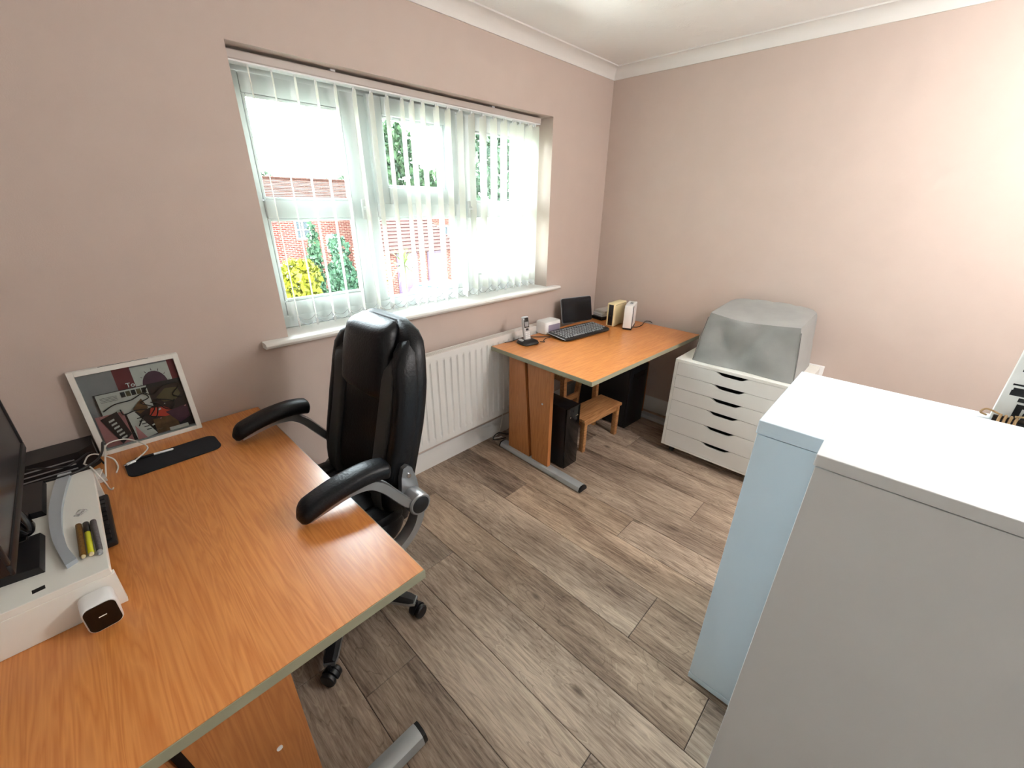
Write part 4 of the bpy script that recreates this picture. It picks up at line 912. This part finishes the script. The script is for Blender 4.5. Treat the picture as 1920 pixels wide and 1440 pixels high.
obj('wall', bx(-3.0, 8.3, 18, 25, GZ, 1.50), m_brick, h1, sm=False)
ro = obj('roof', roof_rows(-3.3, 8.6, 17.7, 1.50, 21.5, 2.55, 16), m_tile, h1, sm=False); obj('ridge', MB().tube([(-3.3, 21.5, 2.58), (8.6, 21.5, 2.58)], .09, 8), m_tile, ro)
obj('rear_slope', roof_rows(-3.3, 8.6, 25.3, 1.50, 21.5, 2.55, 8), m_tile, ro, sm=False)
obj('gutter', MB().tube([(-3.3, 17.65, 1.46), (8.6, 17.65, 1.46)], .06, 8), m_render, h1)
for x0, x1, z0, z1, ar_ in ((4.15, 4.80, .05, .85, False), (5.42, 5.95, -.55, .10, True), (1.6, 2.4, .0, .85, False), (7.55, 8.05, .0, .85, False), (3.0, 3.9, -2.2, -.9, False), (5.4, 6.4, -2.4, -1.3, False)): house_window(h1, x0, x1, z0, z1, 18, 2, 2, ar_)
h2 = thing('garage_block', 'low garage with red tiled roof and mauve door', 'garage', (0, 0, 0))
obj('wall', bx(6.3, 9.9, 14.3, 17.4, GZ, -.35), m_brick, h2, sm=False); obj('roof', roof_rows(6.1, 10.1, 14.0, -.40, 17.2, 1.15, 12), m_tile2, h2, sm=False)
gdn = obj('garage_door', bx(6.72, 7.75, 14.26, 14.32, -2.3, -.42), m_purple_door, h2, sm=False)
for k in range(5): obj('door_panel', bx(6.76, 7.71, 14.24, 14.26, -2.25+.36*k, -1.93+.36*k), m_purple_door, gdn, sm=False)
gdn2 = obj('garage_door', bx(8.3, 9.3, 14.26, 14.32, -2.3, -.42), m_purple_door, h2, sm=False)
for k in range(5): obj('door_panel', bx(8.34, 9.26, 14.24, 14.26, -2.25+.36*k, -1.93+.36*k), m_purple_door, gdn2, sm=False)
h3 = thing('brick_house', 'narrow pink brick house end beyond the garage', 'house', (0, 0, 0))
obj('wall', bx(9.6, 13.5, 18.5, 24, GZ, 1.0), m_brick, h3, sm=False); obj('roof', roof_rows(9.4, 13.7, 18.2, 1.0, 21.2, 2.2, 10), m_tile2, h3, sm=False)
house_window(h3, 10.3, 11.2, -.6, .4, 18.5, 2, 2); house_window(h3, 11.9, 12.8, -.6, .4, 18.5, 2, 2)
def foliage(blobs, n, size, seed, elong=1.0):
    r = random.Random(seed); mb = MB(); tot = sum(b[3]*b[4]*b[5] for b in blobs)
    for cx, cy, cz, rx, ry, rz in blobs:
        for _ in range(int(n*rx*ry*rz/tot)+8):
            d = Vector((r.gauss(0, 1), r.gauss(0, 1), r.gauss(0, 1))).normalized()*(r.uniform(.25, 1)**.4)
            p = Vector((cx+d.x*rx, cy+d.y*ry, cz+d.z*rz)); e = Euler((r.uniform(0, 6.3), r.uniform(0, 6.3), r.uniform(0, 6.3))).to_matrix(); s = size*r.uniform(.6, 1.3)
            mb.add([p+e @ Vector(q) for q in ((-s*.5, 0, 0), (0, s*.45*elong, s*.1), (s*.6, 0, 0), (0, -s*.45*elong, s*.1))], [(0, 1, 2, 3)])
    return mb
def plant(name, label, cat, blobs, n, size, seed, mat, trunk, group=None, elong=1.0):
    t = thing(name, label, cat, (trunk[0], trunk[1], GZ), group=group)
    o = obj('foliage', foliage([(b[0]-trunk[0], b[1]-trunk[1], b[2]-GZ, b[3], b[4], b[5]) for b in blobs], n, size, seed, elong), mat, t, sm=False); o['kind'] = 'stuff'
    obj('trunk', MB().tube([(0, 0, 0), (.03, 0, (trunk[2]-GZ)*.5), (0, 0, trunk[2]-GZ)], [trunk[3], trunk[3]*.8, trunk[3]*.4], 8), m_bark, t); return t
plant('leafy_tree', 'rounded green tree rising behind the low garage', 'tree', [(14.2, 27.5, 4.6, 1.7, 1.2, 2.0), (15.2, 27.5, 5.2, 1.7, 1.2, 1.6), (16.4, 27.5, 2.9, 1.6, 1.2, 1.5), (18.6, 27.5, 2.6, 1.8, 1.2, 1.5), (14.0, 27.5, 2.4, 1.2, 1.2, 1.5)], 3000, .40, 11, m_leaf_tree, (15.0, 27.5, 3.6, .2), 'trees across the road')
plant('leafy_tree', 'sparse tall tree seen through the right-hand vanes', 'tree', [(11.2, 13.8, 3.4, 1.3, 1.2, 1.5), (12.6, 14, 4.4, 1.5, 1.2, 1.4), (13.2, 14, 2.6, 1.5, 1.2, 1.2), (11.8, 14, 1.9, 1.1, 1.0, .9)], 2400, .24, 12, m_leaf_tree2, (12.2, 14.0, 3.6, .16), 'trees across the road')
plant('golden_shrub', 'bright yellow-green shrub before the brick house', 'shrub', [(.72, 9.0, -.30, .42, .42, .62), (.95, 9.0, -1.3, .52, .5, 1.0), (1.12, 9.2, -.22, .32, .3, .45)], 1700, .15, 13, m_leaf_yellow, (.95, 9.0, -.6, .05))
plant('column_conifer', 'tall narrow green conifer before the brick house', 'conifer', [(1.72, 10, .55, .13, .16, .55), (1.66, 10, -.2, .20, .2, .8), (1.60, 10, -1.3, .26, .26, 1.2)], 1800, .11, 14, m_leaf_conifer, (1.64, 10, .6, .05))
plant('green_shrub', 'soft green shrub to the right of the conifer', 'shrub', [(2.34, 10.4, -.5, .26, .3, .5), (2.31, 10.4, -1.4, .34, .4, .9)], 1000, .13, 15, m_leaf_shrub, (2.32, 10.4, -.6, .05))
plant('green_shrub', 'round green bush behind the spiky palm', 'shrub', [(3.15, 11.8, .16, .36, .3, .46), (3.2, 11.8, -.9, .48, .4, .9)], 1000, .14, 16, m_leaf_shrub, (3.15, 11.8, -.2, .05))
plant('low_hedge', 'low green planting by the pale strip below the window', 'hedge', [(1.0, 7.4, -2.3, 1.1, .4, .45), (3.4, 7.6, -2.3, 1.4, .4, .5), (6.0, 9.0, -2.0, 1.3, .5, .7)], 1800, .15, 17, m_leaf_palm, (3.4, 7.6, -2.4, .04))
plant('tree_line', 'distant low line of trees behind the roofs', 'trees', [(-2+2.4*k, 40, 2.6+.4*math.sin(k*1.7), 1.9, 1.2, 1.0) for k in range(14)], 2600, .45, 18, m_hill, (12, 40, 2, .2))
def cordyline(label, x, y, z, R, seed):
    t = thing('cordyline_palm', label, 'palm', (x, y, GZ), group='spiky palms'); r = random.Random(seed)
    obj('trunk', MB().tube([(0, 0, 0), (.02, 0, (z-GZ)*.6), (0, 0, z-GZ)], [.07, .055, .05], 8), m_bark, t)
    for k in range(54):
        a = r.uniform(0, 2*PI); el = r.uniform(-.7, 1.4); L = R*r.uniform(.75, 1.1); d = Vector((math.cos(a)*math.cos(el), math.sin(a)*math.cos(el), math.sin(el))); sd = Vector((-math.sin(a), math.cos(a), 0))*.028
        o = Vector((0, 0, z-GZ)); m1 = o+d*L*.55; e = o+d*L+Vector((0, 0, -L*.22))
        obj('leaf', MB().add([o-sd*.5, o+sd*.5, m1+sd, m1-sd, e], [(0, 1, 2, 3), (3, 2, 4)]), m_leaf_palm, t, sm=False)
cordyline('spiky palm seen through the left window light', 2.75, 8.6, -.28, .50, 21)
cordyline('spiky palm seen through the middle window light', 4.15, 9.6, -.20, .70, 22)
car = thing('parked_car', 'blue car parked before the garage', 'car', (7.2, 11.6, GZ+.0), math.radians(12))
obj('body', MB().prism([(-2, .35), (2, .35), (2.0, .75), (1.2, .92), (-1.7, .95), (-2, .8)], -.85, .85, 'Y'), m_car, car, sm=False)
obj('cabin', MB().loft([[(-1.5, -.8, .93), (.9, -.8, .93), (.9, .8, .93), (-1.5, .8, .93)], [(-1.1, -.62, 1.42), (.3, -.62, 1.42), (.3, .62, 1.42), (-1.1, .62, 1.42)]]), m_carglass, car, sm=False)
obj('roof', bx(-1.12, .32, -.63, .63, 1.42, 1.46, .01), m_car, car)
for x in (-1.25, 1.25):
    for y in (-.8, .8): obj('wheel', MB().lathe([(.05, -.1), (.30, -.1), (.32, -.07), (.32, .07), (.30, .1), (.05, .1)], 18, (x, y, .32), 'Y'), m_tyre, car)
